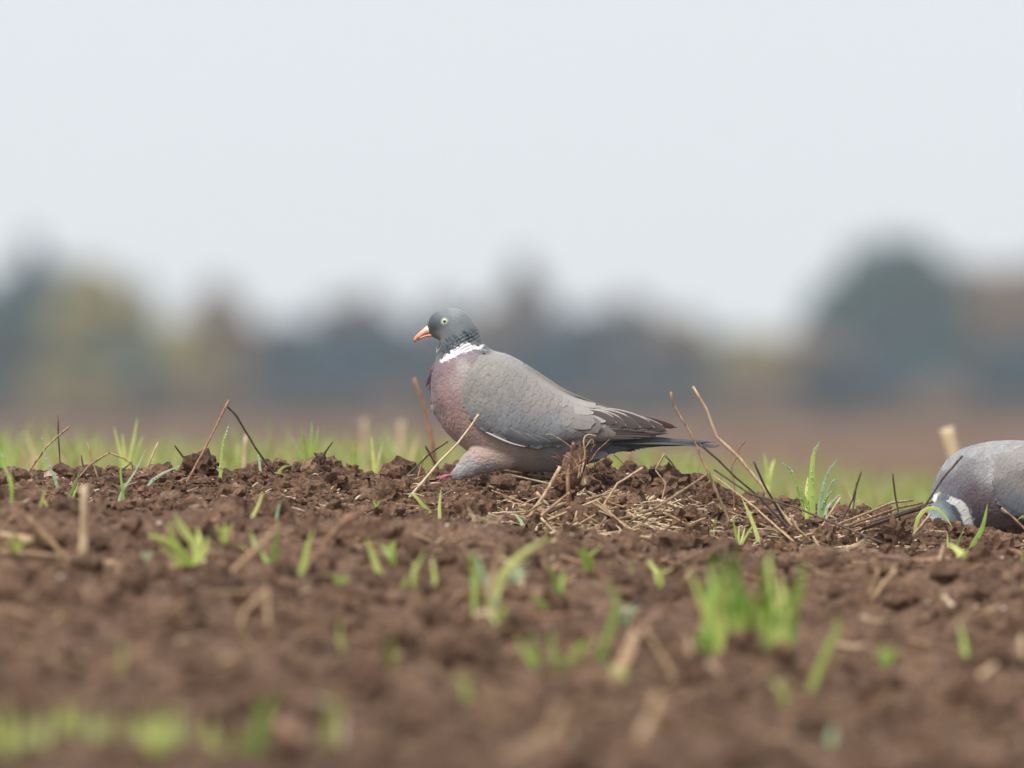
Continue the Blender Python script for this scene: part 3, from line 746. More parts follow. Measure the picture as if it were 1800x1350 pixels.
tuft([(6, (1490, 862), (1497, 875), (1502, 892)), (5, (1512, 880), (1500, 888), (1496, 896))], 'small bright seedling right of the dewy tuft', mat=M_yell, dew=8)
tuft([(9, (1304, 876), (1318, 905), (1332, 945)), (6, (1286, 905), (1292, 930), (1297, 958)), (6, (1300, 922), (1298, 940), (1298, 958)), (6, (1330, 915), (1316, 935), (1303, 958)), (5, (1310, 925), (1306, 940), (1301, 958))],
     'leafy seedling under the tall pair of stalks', mat=M_yell)
tuft([(5, (1261, 905), (1256, 925), (1254, 942))], 'thin lone blade left of the leafy seedling', mat=M_grass)
tuft([(12, (1736, 885), (1727, 925), (1712, 955), (1693, 992)), (6, (1698, 922), (1688, 945), (1680, 968)), (5, (1665, 935), (1666, 960), (1667, 978)), (9, (1640, 960), (1665, 972), (1690, 994))],
     'seedling with a tall blade below the feeding pigeon', mat=M_grass, Y=-.34, dew=5)
tuft([(9, (1674, 927), (1662, 908), (1645, 893), (1624, 897), (1610, 922))], 'arched blade across the crown of the feeding pigeon', mat=M_yell, Y=-.26)
tuft([(9, (1788, 914), (1800, 908), (1815, 920), (1822, 936))], 'bright blade at the right edge in front of the feeding pigeon', mat=M_grass, Y=-.2)
tuft([(5, (1795, 968), (1797, 985), (1798, 1000))], 'small yellow blade at the right edge below the pigeon', mat=M_yell)
# -- soft seedlings on the near slope
fgr = 'green seedlings out of focus on the near slope'
def ft(blades, lab, mat=M_yell, Y=None, mats=None): return tuft(blades, lab, mat=mat, Y=(Y if max(b_[-1][1] for b_ in blades) > 1335 else None), group=fgr, lean=.05, mats=mats)
ft([(16, (305, 898), (318, 925), (345, 962)), (14, (255, 940), (290, 950), (330, 982)), (15, (300, 912), (302, 945), (325, 985)), (13, (345, 925), (350, 950), (345, 985)), (12, (366, 940), (362, 965), (350, 988)), (12, (280, 960), (300, 975), (320, 990)), (10, (320, 985), (300, 1000), (296, 1005))],
   'wide bright soft seedling at left, above the dark hollow', Y=-1.5)
ft([(12, (440, 932), (450, 960), (472, 992)), (11, (488, 915), (485, 950), (478, 992)), (10, (500, 960), (490, 980), (478, 995)), (9, (420, 955), (445, 975), (470, 995))], 'soft seedling right of the wide bright one', M_grass, Y=-1.55)
ft([(11, (552, 930), (540, 960), (528, 1012)), (8, (545, 985), (535, 1000), (526, 1014))], 'tall narrow soft seedling left of the rust arching stalk', M_yell, Y=-1.8)
ft([(13, (560, 1010), (585, 1018), (610, 1030)), (8, (605, 1008), (608, 1020), (610, 1032))], 'flat green seedling below the rust arching stalk', M_grass, Y=-1.9)
ft([(14, (643, 945), (655, 975), (672, 1022))], 'lone soft blade right of the rust arching stalk', M_yell, Y=-1.9)
ft([(9, (750, 965), (735, 990), (728, 1005)), (8, (758, 975), (762, 1000), (764, 1018)), (10, (718, 1010), (712, 1025), (708, 1040))], 'faint olive seedling left of the centre', M_yell, Y=-2.0)
ft([(13, (832, 965), (850, 1010), (868, 1055)), (12, (884, 948), (874, 985), (862, 1040)), (14, (972, 942), (920, 972), (884, 1012), (868, 1060)), (14, (850, 1040), (862, 1065), (875, 1088)), (11, (820, 970), (828, 980), (834, 992)), (12, (845, 1072), (860, 1082), (876, 1092))],
   'sprawling soft seedling at centre with a long leaf to the right', M_yell, Y=-2.1, mats=[M_bluegr, M_straw, M_yell, M_yell, M_grass, M_yell])
ft([(13, (962, 985), (975, 1020), (985, 1068)), (12, (992, 1000), (986, 1030), (978, 1070)), (13, (930, 1048), (950, 1060), (975, 1074))], 'three bladed soft seedling right of the centre', M_grass, Y=-2.3)
ft([(13, (1066, 1020), (1085, 1060), (1078, 1090), (1052, 1165))], 'S shaped soft blade right of the centre', M_grass, Y=-2.6)
ft([(10, (1112, 988), (1108, 1010), (1108, 1030))], 'short soft blade above the S shaped one', M_yell, Y=-2.2)
ft([(13, (938, 1105), (938, 1140), (945, 1172)), (13, (910, 1120), (925, 1150), (945, 1175)), (11, (968, 1102), (972, 1140), (978, 1178)), (13, (985, 1150), (980, 1165), (978, 1182)), (9, (1010, 1155), (995, 1170), (980, 1182))], 'comb shaped soft seedling below the centre', M_grass, Y=-2.75)
ft([(15, (1070, 1165), (1085, 1190), (1098, 1205)), (12, (1100, 1165), (1098, 1190), (1096, 1208))], 'low bright sprout below the S shaped blade', M_yell, Y=-3.1)
big = []
for (tx, ty, bx_, by_) in [(1212, 1000, 1262, 1115), (1245, 992, 1250, 1090), (1252, 965, 1290, 1110), (1272, 1005, 1268, 1095), (1290, 960, 1310, 1085), (1318, 1030, 1312, 1130), (1300, 1045, 1290, 1128),
                       (1340, 975, 1345, 1070), (1352, 965, 1362, 1085), (1372, 1010, 1378, 1092), (1412, 980, 1392, 1085), (1402, 1020, 1390, 1095), (1330, 1045, 1322, 1130), (1280, 1070, 1305, 1132), (1240, 1030, 1300, 1070), (1365, 1030, 1355, 1095), (1225, 1110, 1235, 1125), (1390, 1040, 1370, 1098)]:
    big.append((rng.uniform(13, 18), (tx, ty), ((tx+bx_)/2+rng.uniform(-6, 6), (ty+by_)/2), (bx_, by_)))
for _ in range(7):
    wd_, t_, m_, b_ = rng.choice(big[:18]); jx = rng.uniform(-16, 16); big.append((rng.uniform(8, 12), (t_[0]+jx+rng.uniform(-12, 12), t_[1]+rng.uniform(0, 45)), (m_[0]+jx, m_[1]+12), (b_[0]+jx, b_[1]+rng.uniform(-18, 10))))
ft(big, 'largest soft tuft of bright grass on the near slope at right', M_grass, Y=-2.4, mats=[rng.choice([M_grass, M_yell, M_grass]) for _ in big])
ft([(13, (1472, 1078), (1470, 1110), (1455, 1140), (1424, 1215))], 'long bent soft blade right of the largest tuft', M_yell, Y=-2.7)
ft([(10, (1685, 1090), (1695, 1130), (1702, 1180))], 'faint upright blade at the lower right', M_grass, Y=-3.0)
ft([(16, (1465, 1275), (1462, 1295), (1452, 1312)), (13, (1435, 1300), (1448, 1308), (1454, 1312))], 'low blurred sprout at the bottom right', M_bluegr, Y=-4.0)
ft([(10, (212, 1120), (216, 1160), (210, 1190))], 'faint blade at the left of the near slope', M_yell, Y=-2.8)
ft([(10, (685, 1115), (690, 1150), (688, 1185))], 'faint blade left of the comb shaped seedling', M_yell, Y=-2.8)
ft([(9, (600, 1085), (598, 1125), (606, 1150))], 'very faint blade under the flat green seedling', M_yell, Y=-2.6)
ft([(21, (478, 1215), (455, 1280), (435, 1365)), (20, (420, 1290), (428, 1340), (436, 1370))], 'blurred broad blade at the bottom left', M_grass, Y=-6.1)
ft([(17, (590, 1215), (582, 1275), (570, 1340)), (10, (540, 1225), (575, 1232), (598, 1250))], 'blurred blade with a pale hooked leaf at the bottom left', M_yell, Y=-5.9, mats=[M_yell, M_pale])
ft([(24, (368, 1262), (372, 1310), (378, 1360)), (20, (395, 1290), (388, 1330), (380, 1362))], 'blurred short seedling left of the broad blade', M_yell, Y=-6.1)
k = 0
for (bx_, lab) in [(15, 'blurred yellow seedling in the bottom left corner'), (70, 'second blurred seedling from the bottom left corner'), (130, 'third blurred seedling from the bottom left corner'),
                   (195, 'fourth blurred seedling from the bottom left corner'), (255, 'fifth blurred seedling from the bottom left corner'), (310, 'sixth blurred seedling from the bottom left corner')]:
    bl = []
    for _ in range(13):
        dx = rng.uniform(-40, 40); bl.append((rng.uniform(9, 14), (bx_+dx, 1258+rng.uniform(-25, 40)), (bx_+dx*.6, 1340), (bx_+dx*.15, 1395)))
    ft(bl, lab, [M_yell, M_far][k % 2], Y=-6.3); k += 1
for (px, row, n_, hgt, mt, lab) in [(905, 1045, 4, 60, M_bluegr, 'wispy soft seedling right of the sprawling one at centre'), (1035, 1010, 3, 50, M_grass, 'thin soft seedling above the three bladed one'), (1160, 1040, 3, 55, M_yell, 'wispy yellow seedling left of the largest tuft'),
        (1010, 1180, 4, 60, M_grass, 'wispy seedling right of the comb shaped one'), (875, 1120, 4, 55, M_yell, 'wispy yellow seedling left of the comb shaped one'), (690, 1000, 3, 50, M_grass, 'thin seedling under the bent bright one at centre left'),
        (395, 960, 3, 45, M_yell, 'thin yellow blades between the two soft seedlings at left'), (250, 1000, 3, 35, M_bluegr, 'short pale seedling by the dark hollow at left'), (1690, 1000, 4, 45, M_yell, 'pale soft sprout under the tall blade by the feeding pigeon'),
        (1100, 1105, 3, 50, M_bluegr, 'thin pale blades right of the S shaped one'), (25, 985, 3, 50, M_yell, 'yellow soft blades at the left edge of the near slope'), (1560, 1180, 3, 50, M_grass, 'faint thin blades at lower right of the bent one'),
        (820, 1230, 3, 50, M_yell, 'faint yellow blades at the lower centre'), (1380, 1240, 3, 45, M_yell, 'faint yellow blades below the largest tuft')]:
    ft([(rng.uniform(6, 9), (px+rng.uniform(-28, 28), row-hgt*rng.uniform(.6, 1.1)), (px+rng.uniform(-8, 8), row-hgt*.5), (px+rng.uniform(-4, 4), row)) for _ in range(n_+2)], lab, mt)
# -- soft grass just behind the crest
bgg = 'green seedlings out of focus behind the ridge'
for (px, tops, lab) in [(222, [(242, 732), (200, 748), (215, 760), (252, 765)], 'soft forked seedling behind the low bent arch'),
                        (620, [(626, 767), (616, 790)], 'slim bright seedling behind the ridge right of the root knot'),
                        (0, [(4, 755), (-10, 765)], 'soft seedling behind the left edge of the ridge'),
                        (545, [(560, 748), (530, 752), (515, 768), (548, 738)], 'soft pale seedling behind the root knot'),
                        (660, [(652, 765), (672, 778)], 'soft short seedling right of the slim bright one'),
                        (1350, [(1342, 795), (1362, 806)], 'soft seedling between the tall pair and the dewy tuft')]:
    Y = rng.uniform(.9, 1.4) if px not in (620,) else .5
    tuft([(9, t, ((t[0]+px)/2, (t[1]+840)/2), (px+rng.uniform(-4, 4), 850)) for t in tops], lab, mat=rng.choice([M_grass, M_yell]), Y=Y, group=bgg, dew=3)

# crop sprouting over the field beyond, nobody could count it
def crop(name, count, y0, y1, hmin, hmax, wdt, mat, xw=1.0):
    u = nr.rand(count); Y = y0*(y1/y0)**u
    X = (nr.rand(count)*2-1)*(.85+.05*xw)*(D0+Y)/D0
    patch = fbm(X*4.2+5, Y*.9, 3)+.25
    keep = nr.rand(count) < np.clip(patch*2.4+.15, .06, 1)
    X, Y = X[keep], Y[keep]; n_ = len(X)
    Z = full_z(X, Y); H = (hmin+(hmax-hmin)*nr.rand(n_)**2.1)*(1-.35*np.clip((X-.05)/.2, 0, 1))*(.75+.7*np.clip(fbm(X*3, Y*1.1+9, 2)+.2, 0, 1)); a = nr.rand(n_)*6.28; le = H*nr.rand(n_)*.5
    cx, sx_ = np.cos(a), np.sin(a); V = []
    for f, wf in ((0, .8), (.5, 1), (1, .05)):
        bend = f*f
        c = np.stack([X+cx*le*bend, Y+sx_*le*bend, Z-.004+H*f], -1)
        s = np.stack([np.cos(a*3)*wdt*wf/2, np.sin(a*3)*wdt*wf/2*.5, np.zeros(n_)], -1)
        V += [c-s, c+s]
    V = np.stack(V, 1).reshape(-1, 3); b_ = (np.arange(n_)*6)[:, None]
    F = np.concatenate([b_+np.array([[0, 1, 3, 2]]), b_+np.array([[2, 3, 5, 4]])])
    o = mesh_obj(name, V, F, mat); tag(o, kind='stuff'); return o
o = crop('young_crop', 9500, 2.3, 20, .03, .095, .007, M_far)
tag(o, 'young green crop sprouting over the field behind the ridge', 'crop')

o = crop('field_stubble', 3000, 2.0, 20, .02, .085, .006, M_pale)
tag(o, 'pale dry stubble standing between the young crop behind the ridge', 'stubble')
seen_labels = set()
for q in range(200):
    right = q >= 150
    px = rng.gauss(1075, 85) if not right else rng.gauss(1480, 90)
    c_, b_ = np.interp(px, CX, CY), np.interp(px, BX, BY)
    row = rng.uniform(c_+(b_-c_)*(.40 if not right else .25), b_-4); L = rng.uniform(32, 95)*(.7 if right else 1); a = rng.gauss(0, .5)*rng.choice([1, 1, -1])
    dx, dy = math.cos(a)*L/2, math.sin(a)*L/2*.8
    Y0 = Yat(px, row); ys = [Y0-dy*.004, Y0, Y0+dy*.004]
    mt = rng.choice([M_straw, M_pale, M_pale, M_pale, M_red, M_dark]); r_ = rng.uniform(1.3, 3.0); fl = rng.choice([1, .5, .4])
    tone = {'straw_tan': 'tan', 'straw_pale': 'pale', 'straw_rust': 'rust', 'straw_dark': 'dark'}[mt.name]
    size = 'short' if L < 45 else ('long' if L > 72 else 'middling'); build = ('split ' if fl < 1 else '')+('stout ' if r_ > 2.2 else 'thin ')
    lie_ = 'lying level' if abs(dy) < L*.12 else ('rising right' if dy*dx > 0 else 'sloping down right')
    if right: at = 'left of the dewy tuft foot' if px < 1420 else ('under the dewy tuft' if px < 1480 else ('below the leaning dark stalk' if px < 1540 else 'before the rotting mat'))
    else: at = ('at the heap left end' if px < 990 else 'below the uprooted clump' if px < 1050 else 'in the heap middle' if px < 1110 else 'under the bent straw' if px < 1170 else 'at the heap right end')+(', upper' if row < (c_+b_)/2+22 else ', lower')
    lab = '%s %s%s straw %s %s' % (size, build, tone, lie_, at)
    if lab in seen_labels: continue
    seen_labels.add(lab)
    up = rng.choice([0, 0, rng.uniform(5, 16)])
    st([(px+dx, row-dy-(up if dy*dx > 0 else 0)), (px, row+rng.uniform(-3, 3)-up*.4), (px-dx, row+dy-(0 if dy*dx > 0 else up))], r_*1.2, mt, lab,
       Y=Y0, lie=True, group='straws of the matted heap' if not right else 'straws left of the feeding pigeon', flat=fl)

# short straw litter among the crumbs (nobody could count it)
V = []; F = []
for _ in range(1000):
    heap = rng.random() < .6
    px = rng.gauss(1080, 130) if heap else rng.uniform(-20, 1820)
    c_, b_ = np.interp(px, CX, CY), np.interp(px, BX, BY)
    row = rng.uniform(c_+6, b_-2) if not heap else rng.uniform((c_+b_)/2-18, b_-2)
    Y = Yat(px, row); p = P(px, row, Y); L = rng.uniform(.004, .022)*(1.4 if heap else 1); a = rng.uniform(0, 6.28); e = rng.uniform(-.15, .45)
    dv = Vector((math.cos(a)*math.cos(e), math.sin(a)*math.cos(e), math.sin(e)))*L
    z = gz(p.x, p.y)+.0022
    p0 = Vector((p.x, p.y, z)); p1 = p0+dv; p1.z = max(p1.z, gz(p1.x, p1.y)+.0015)
    tube_geo([p0, p0.lerp(p1, .5)+Vector((0, 0, .0008)), p1], rng.uniform(.0005, .0016), 4, V, F, n_=4, flat=.5)
o = mesh_obj('straw_litter', V, F, M_pale); tag(o, 'short broken bits of straw scattered in the soil of the ridge', 'straw', kind='stuff')
V = []; F = []
for _ in range(480):
    px = rng.uniform(-20, 1820); row = rng.uniform(960, 1340); Y = Yat(px, row); p = P(px, row, Y); L = rng.uniform(.008, .045); a = rng.uniform(0, 6.28)
    dv = Vector((math.cos(a), math.sin(a), rng.uniform(-.1, .5)))*L
    p0 = Vector((p.x, p.y, gz(p.x, p.y)+.003)); p1 = p0+dv; p1.z = max(p1.z, gz(p1.x, p1.y)+.003)
    tube_geo([p0, p0.lerp(p1, .5), p1], rng.uniform(.001, .0032), 5, V, F, n_=4, flat=.4)
o = mesh_obj('slope_litter', V, F, M_straw); tag(o, 'blurred bits of straw scattered over the near slope', 'straw', kind='stuff')
# pale chalk crumbs and glints of water painted as white grains
V = []; F = []
for _ in range(150):
    px = rng.uniform(0, 1800); c_, b_ = np.interp(px, CX, CY), np.interp(px, BX, BY); row = rng.uniform(c_+5, b_+ (200 if rng.random() < .3 else 0))
    Y = Yat(px, row); p = P(px, row, Y); z = gz(p.x, p.y)+.0015; r = rng.uniform(.0006, .0017)*(1.7 if row > b_ else 1)
    F += [tuple(t+len(V) for t in f_) for f_ in _if]; V += [tuple(np.array((p.x, p.y, z))+v*r*np.array((rng.uniform(.7, 1.6), 1, .8))) for v in _iv]
o = mesh_obj('chalk_crumbs_and_glints', V, F, M_chalk_glint); tag(o, 'tiny white mineral crumbs and painted water glints dotted over the brown soil', 'grit', kind='stuff')
# grey pebble
pp = P(371, 893, Yat(371, 893)); pp.z = gz(pp.x, pp.y)+.002
o = mesh_obj('pebble', _iv*np.array((6, 5, 3.6))*PX+np.array(pp), _if, M_peb, None, pp); tag(o, 'small glossy grey pebble on the left slope', 'stone')
pp = P(252, 966, -1.4); pp.z = gz(pp.x, pp.y)+.004
o = mesh_obj('pebble', _iv*np.array((9, 8, 9))*PX+np.array(pp), _if, M_peb, None, pp); tag(o, 'blurred grey pebble by the dark hollow at left', 'stone')
# dead leaf
V = []; F = []
lp = P(105, 843, Yat(105, 843)); 
for i in range(13):
    for j in range(5):
        f = i/12; wv = math.sin(math.pi*min(1, f*1.05+.02))**.6*7*PX
        x = lp.x+(f-.5)*56*PX; y = lp.y+(j-2)/2*wv; z = lp.z+.004+.0035*math.sin(f*7)+.002*math.cos(j*1.6+f*4)+(j-2)*.0018
        V.append((x, y, z))
for i in range(12):
    for j in range(4): a = i*5+j; F.append((a, a+1, a+6, a+5))
o = mesh_obj('dead_leaf', V, F, stalk_material('leaf_mauve', (.22, .12, .10), (.36, .22, .18), (.5, .34, .28)), None, lp); tag(o, 'curled mauve-brown dead leaf lying on the soil at left', 'leaf')

# ------------------------------------------------------------------ pigeons
def plumage_material(name, rough=.62, bump=.5):
    m, n, b = new_mat(name, rough, .25)
    at = N(n, 'ShaderNodeAttribute', attribute_name='Col')
    geo = N(n, 'ShaderNodeNewGeometry')
    mp = N(n, 'ShaderNodeMapping'); mp.inputs['Scale'].default_value = (220, 220, 420); mp.inputs['Rotation'].default_value = (0, .55, 0)
    n.links.new(geo.outputs['Position'], mp.inputs[0])
    n1 = N(n, 'ShaderNodeTexNoise'); n1.inputs['Scale'].default_value = 1; n1.inputs['Detail'].default_value = 4
    n.links.new(mp.outputs[0], n1.inputs['Vector'])
    r = ramp(n, [(.3, (.88, .88, .88)), (.7, (1.09, 1.09, 1.09))])
    n.links.new(n1.outputs[0], r.inputs[0])
    mx = N(n, 'ShaderNodeMixRGB', blend_type='MULTIPLY'); mx.inputs[0].default_value = .8
    n.links.new(at.outputs['Color'], mx.inputs[1]); n.links.new(r.outputs[0], mx.inputs[2]); n.links.new(mx.outputs[0], b.inputs['Base Color'])
    bu = N(n, 'ShaderNodeBump'); bu.inputs['Strength'].default_value = bump; bu.inputs['Distance'].default_value = .0008
    n.links.new(n1.outputs[0], bu.inputs['Height']); n.links.new(bu.outputs[0], b.inputs['Normal'])
    b.inputs['Sheen Weight'].default_value = .25; b.inputs['Sheen Roughness'].default_value = .5
    return m
M_plum = plumage_material('plumage')
# vane with a pale fringe: fuv.x across -1..1, fuv.y along 0..1, fuv.z fringe strength in Col alpha
def feather_material():
    m, n, b = new_mat('feather_vane', .55, .3)
    at = N(n, 'ShaderNodeAttribute', attribute_name='Col'); uv = N(n, 'ShaderNodeAttribute', attribute_name='fuv')
    sp = N(n, 'ShaderNodeSeparateXYZ'); n.links.new(uv.outputs['Vector'], sp.inputs[0])
    # barbs: fine oblique lines
    ab = N(n, 'ShaderNodeMath', operation='ABSOLUTE'); n.links.new(sp.outputs[0], ab.inputs[0])
    m1 = N(n, 'ShaderNodeMath', operation='MULTIPLY_ADD'); m1.inputs[1].default_value = -.35; n.links.new(ab.outputs[0], m1.inputs[0]); n.links.new(sp.outputs[1], m1.inputs[2])
    m2 = N(n, 'ShaderNodeMath', operation='MULTIPLY'); m2.inputs[1].default_value = 190; n.links.new(m1.outputs[0], m2.inputs[0])
    sn = N(n, 'ShaderNodeMath', operation='SINE'); n.links.new(m2.outputs[0], sn.inputs[0])
    # shaft
    sh = N(n, 'ShaderNodeMath', operation='LESS_THAN'); sh.inputs[1].default_value = .05; n.links.new(ab.outputs[0], sh.inputs[0])
    n1 = N(n, 'ShaderNodeTexNoise'); n1.inputs['Scale'].default_value = 320; n1.inputs['Detail'].default_value = 3
    geo = N(n, 'ShaderNodeNewGeometry'); n.links.new(geo.outputs['Position'], n1.inputs['Vector'])
    r = ramp(n, [(.3, (.84, .84, .84)), (.7, (1.12, 1.12, 1.12))]); n.links.new(n1.outputs[0], r.inputs[0])
    mx = N(n, 'ShaderNodeMixRGB', blend_type='MULTIPLY'); mx.inputs[0].default_value = .85
    n.links.new(at.outputs['Color'], mx.inputs[1]); n.links.new(r.outputs[0], mx.inputs[2])
    dk = N(n, 'ShaderNodeMixRGB', blend_type='MULTIPLY'); dk.inputs[2].default_value = (.72, .70, .70, 1)
    sm = N(n, 'ShaderNodeMath', operation='MULTIPLY'); sm.inputs[1].default_value = .5; n.links.new(sh.outputs[0], sm.inputs[0])
    n.links.new(sm.outputs[0], dk.inputs[0]); n.links.new(mx.outputs[0], dk.inputs[1])
    n.links.new(dk.outputs[0], b.inputs['Base Color'])
    bu = N(n, 'ShaderNodeBump'); bu.inputs['Strength'].default_value = .25; bu.inputs['Distance'].default_value = .0003
    n.links.new(sn.outputs[0], bu.inputs['Height']); n.links.new(bu.outputs[0], b.inputs['Normal'])
    b.inputs['Sheen Weight'].default_value = .2
    return m
M_vane = feather_material()
def simple(name, c, rough=.4, spec=.4):
    m, n, b = new_mat(name, rough, spec); b.inputs['Base Color'].default_value = (*c, 1)
    nn = N(n, 'ShaderNodeTexNoise'); nn.inputs['Scale'].default_value = 500; geo = N(n, 'ShaderNodeNewGeometry'); n.links.new(geo.outputs['Position'], nn.inputs['Vector'])
    r = ramp(n, [(.3, tuple(v*.8 for v in c)), (.7, tuple(min(1, v*1.15) for v in c))]); n.links.new(nn.outputs[0], r.inputs[0]); n.links.new(r.outputs[0], b.inputs['Base Color'])
    return m
M_beak = plumage_material('beak_horn', .4, .15)
M_iris = simple('iris', (.56, .58, .42), .22); M_pupil = simple('pupil', (.004, .004, .004), .08, .6)
M_ring = simple('eye_skin', (.26, .29, .28), .5); M_foot = simple('foot_skin', (.50, .16, .19), .55)

KALB = 1/0.83          # lit picture colour to feather colour, its light and shade left in
def alb(c): return np.clip(np.array([lin(x) for x in np.atleast_2d(c)])*KALB*np.array([1.03, .99, .925]), .004, .9)
def control_color(px, py, pts, sig=26):
    px = np.asarray(px, float); py = np.asarray(py, float)
    cp = np.array([p[0:2] for p in pts], float); cc = alb([p[2] for p in pts])
    d2 = (px[..., None]-cp[:, 0])**2+(py[..., None]-cp[:, 1])**2
    w_ = 1/(d2/sig**2+.04)**2
    return (w_[..., None]*cc).sum(-2)/w_.sum(-1)[..., None]

class Pigeon:
    def __init__(s, Y, label, origin_px):
        s.Y = Y; s.sc = (D0+Y)/FP
        o = P(origin_px[0], origin_px[1], Y); s.o = o
        s.root = empty('wood_pigeon', o); tag(s.root, label, 'pigeon')
    def W(s, px, py, y=0.0):
        """picture position on the bird's own middle plane, y pixels towards the far side"""
        return Vector(((px-900)*s.sc, s.Y+y*s.sc, ZC-(py-HR)*s.sc))
    def loft(s, rings, n_st, n_ring, name, mat, colf, parent=None, cap=True, expo=2.0, ripple=None):
        R = np.array(resample([np.array(r, float) for r in rings], n_st))   # dx,dy,vx,vy,hw,(yc)
        V = []; pxs = []
        for r in R:
            c = (r[0:2]+r[2:4])/2; a = (r[0:2]-r[2:4])/2; yc = r[5] if len(r) > 5 else 0
            for q in range(n_ring):
                t = 2*math.pi*q/n_ring; ct, st_ = math.cos(t), math.sin(t)
                ex = 2/expo; cc_ = math.copysign(abs(ct)**ex, ct); ss = math.copysign(abs(st_)**ex, st_)
                x = c[0]+a[0]*cc_; z = c[1]+a[1]*cc_; y = -max(r[4], .3)*ss+yc
                if ripple is not None:
                    k = ripple(x, z); y *= 1+k*.05; x += k*.0
                V.append(tuple(s.W(x, z, y))); pxs.append((x, z, y))
        F = []
        for i in range(len(R)-1):
            for q in range(n_ring):
                a = i*n_ring+q; b_ = i*n_ring+(q+1) % n_ring; F.append((a, b_, b_+n_ring, a+n_ring))
        F.append(tuple(range(n_ring))[::-1]); F.append(tuple((len(R)-1)*n_ring+q for q in range(n_ring)))
        pxs = np.array(pxs); cols = colf(pxs[:, 0], pxs[:, 1], pxs[:, 2])
        o = mesh_obj(name, V, F, mat, parent or s.root, s.o, cols=cols)
        return o, V, F, pxs
    def tree(s, V, F): return BVHTree.FromPolygons([tuple(v) for v in V], F)
    def feather(s, base, tip, wpx, surf, col, fringe=None, fr=.12, lift=(0.3, 1.6), name='covert_feather', parent=None, point=.0, bow=0.0, nl=9, nw=7, yfix=None, asym=0.0, camber=1.0, fr_sides=(1, 1), tipcol=None):
        b0 = np.array(base, float); t0 = np.array(tip, float); ax = t0-b0; L = np.linalg.norm(ax); ax /= L; pr = np.array([-ax[1], ax[0]])
        V = []; cols = []; uv = []; base_c = np.array(col); fr_c = base_c if fringe is None else np.array(fringe)
        fs = [0, .15, .3, .45, .56, .66, .75, .83, .90, .95, .985, 1.0]
        nl = len(fs)
        ws = [-1, -.9, -.8, -.4, 0, .4, .8, .9, 1]; nw = len(ws)
        tipp = None
        for i, f in enumerate(fs):
            rnd = math.sqrt(max(0, 1-max(0, (f-.45)/.55)**2.3)); rp = max(0, 1-max(0, (f-.35)/.65)**1.6)
            wv = (min(1, .6+f*1.2))*(rnd*(1-point)+rp*point)*wpx/2
            for wj in ws:
                o2 = wj*wv*(1+asym*wj)
                p = b0+ax*L*(f-(abs(wj)**2)*.05*(f > .9))+pr*(o2+bow*L*math.sin(math.pi*f))
                lf = lift[0]+(lift[1]-lift[0])*f - (abs(wj)**2)*.35*camber
                if surf is not None:
                    w3 = s.W(p[0], p[1], -200)
                    h, nn, _, _ = surf.ray_cast(w3, Vector((0, 1, 0)))
                    if h is None:
                        if tipp is not None: w4 = s.W(p[0], p[1], 0); w4.y = tipp.y; h = w4; nn = Vector((0, -1, 0))
                        else:
                            h, nn, _, _ = surf.find_nearest(s.W(p[0], p[1], -30)); nn = Vector((0, -1, 0))
                    else: tipp = h.copy()
                    q = h+nn*(lf*s.sc)*(1 if nn.y < 0 else -1)
                else:
                    q = s.W(p[0], p[1], (yfix(f, wj) if callable(yfix) else yfix)-lf) if yfix != 'wing' else s.W(p[0], p[1], -float(np.interp(p[0], [950, 1010, 1062, 1095, 1125, 1190], [34, 37, 38, 37, 34, 25]))-1-lf+abs(wj)**2*1.0)
                V.append(tuple(q))
                e_side = (abs(wj) > .85) and f > .25 and fr_sides[0 if wj < 0 else 1]; e_tip = f > .96
                c = fr_c if (e_side or e_tip) else base_c
                if tipcol is not None and f > .6: c = c*(1-(f-.6)/.4)+np.array(tipcol)*((f-.6)/.4)
                cols.append(c); uv.append((wj, f))
        F = []
        for i in range(nl-1):
            for j in range(nw-1):
                a = i*nw+j; F.append((a, a+nw, a+nw+1, a+1))
        # thickness: a second skin just below
        n0 = len(V); dep = Vector((0, .25*s.sc, 0))
        V2 = V+[tuple(Vector(v)+dep) for v in V]; F2 = F+[tuple(n0+k for k in f)[::-1] for f in F]
        rim = [j for j in range(nw)]+[i*nw+nw-1 for i in range(1, nl)]+[(nl-1)*nw+j for j in range(nw-2, -1, -1)]+[i*nw for i in range(nl-2, 0, -1)]
        for k in range(len(rim)):
            a, b_ = rim[k], rim[(k+1) % len(rim)]; F2.append((a, b_, b_+n0, a+n0))
        o = mesh_obj(name, V2, F2, M_vane, parent or s.root, s.o, cols=cols+cols, uvs=uv+uv)
        return o
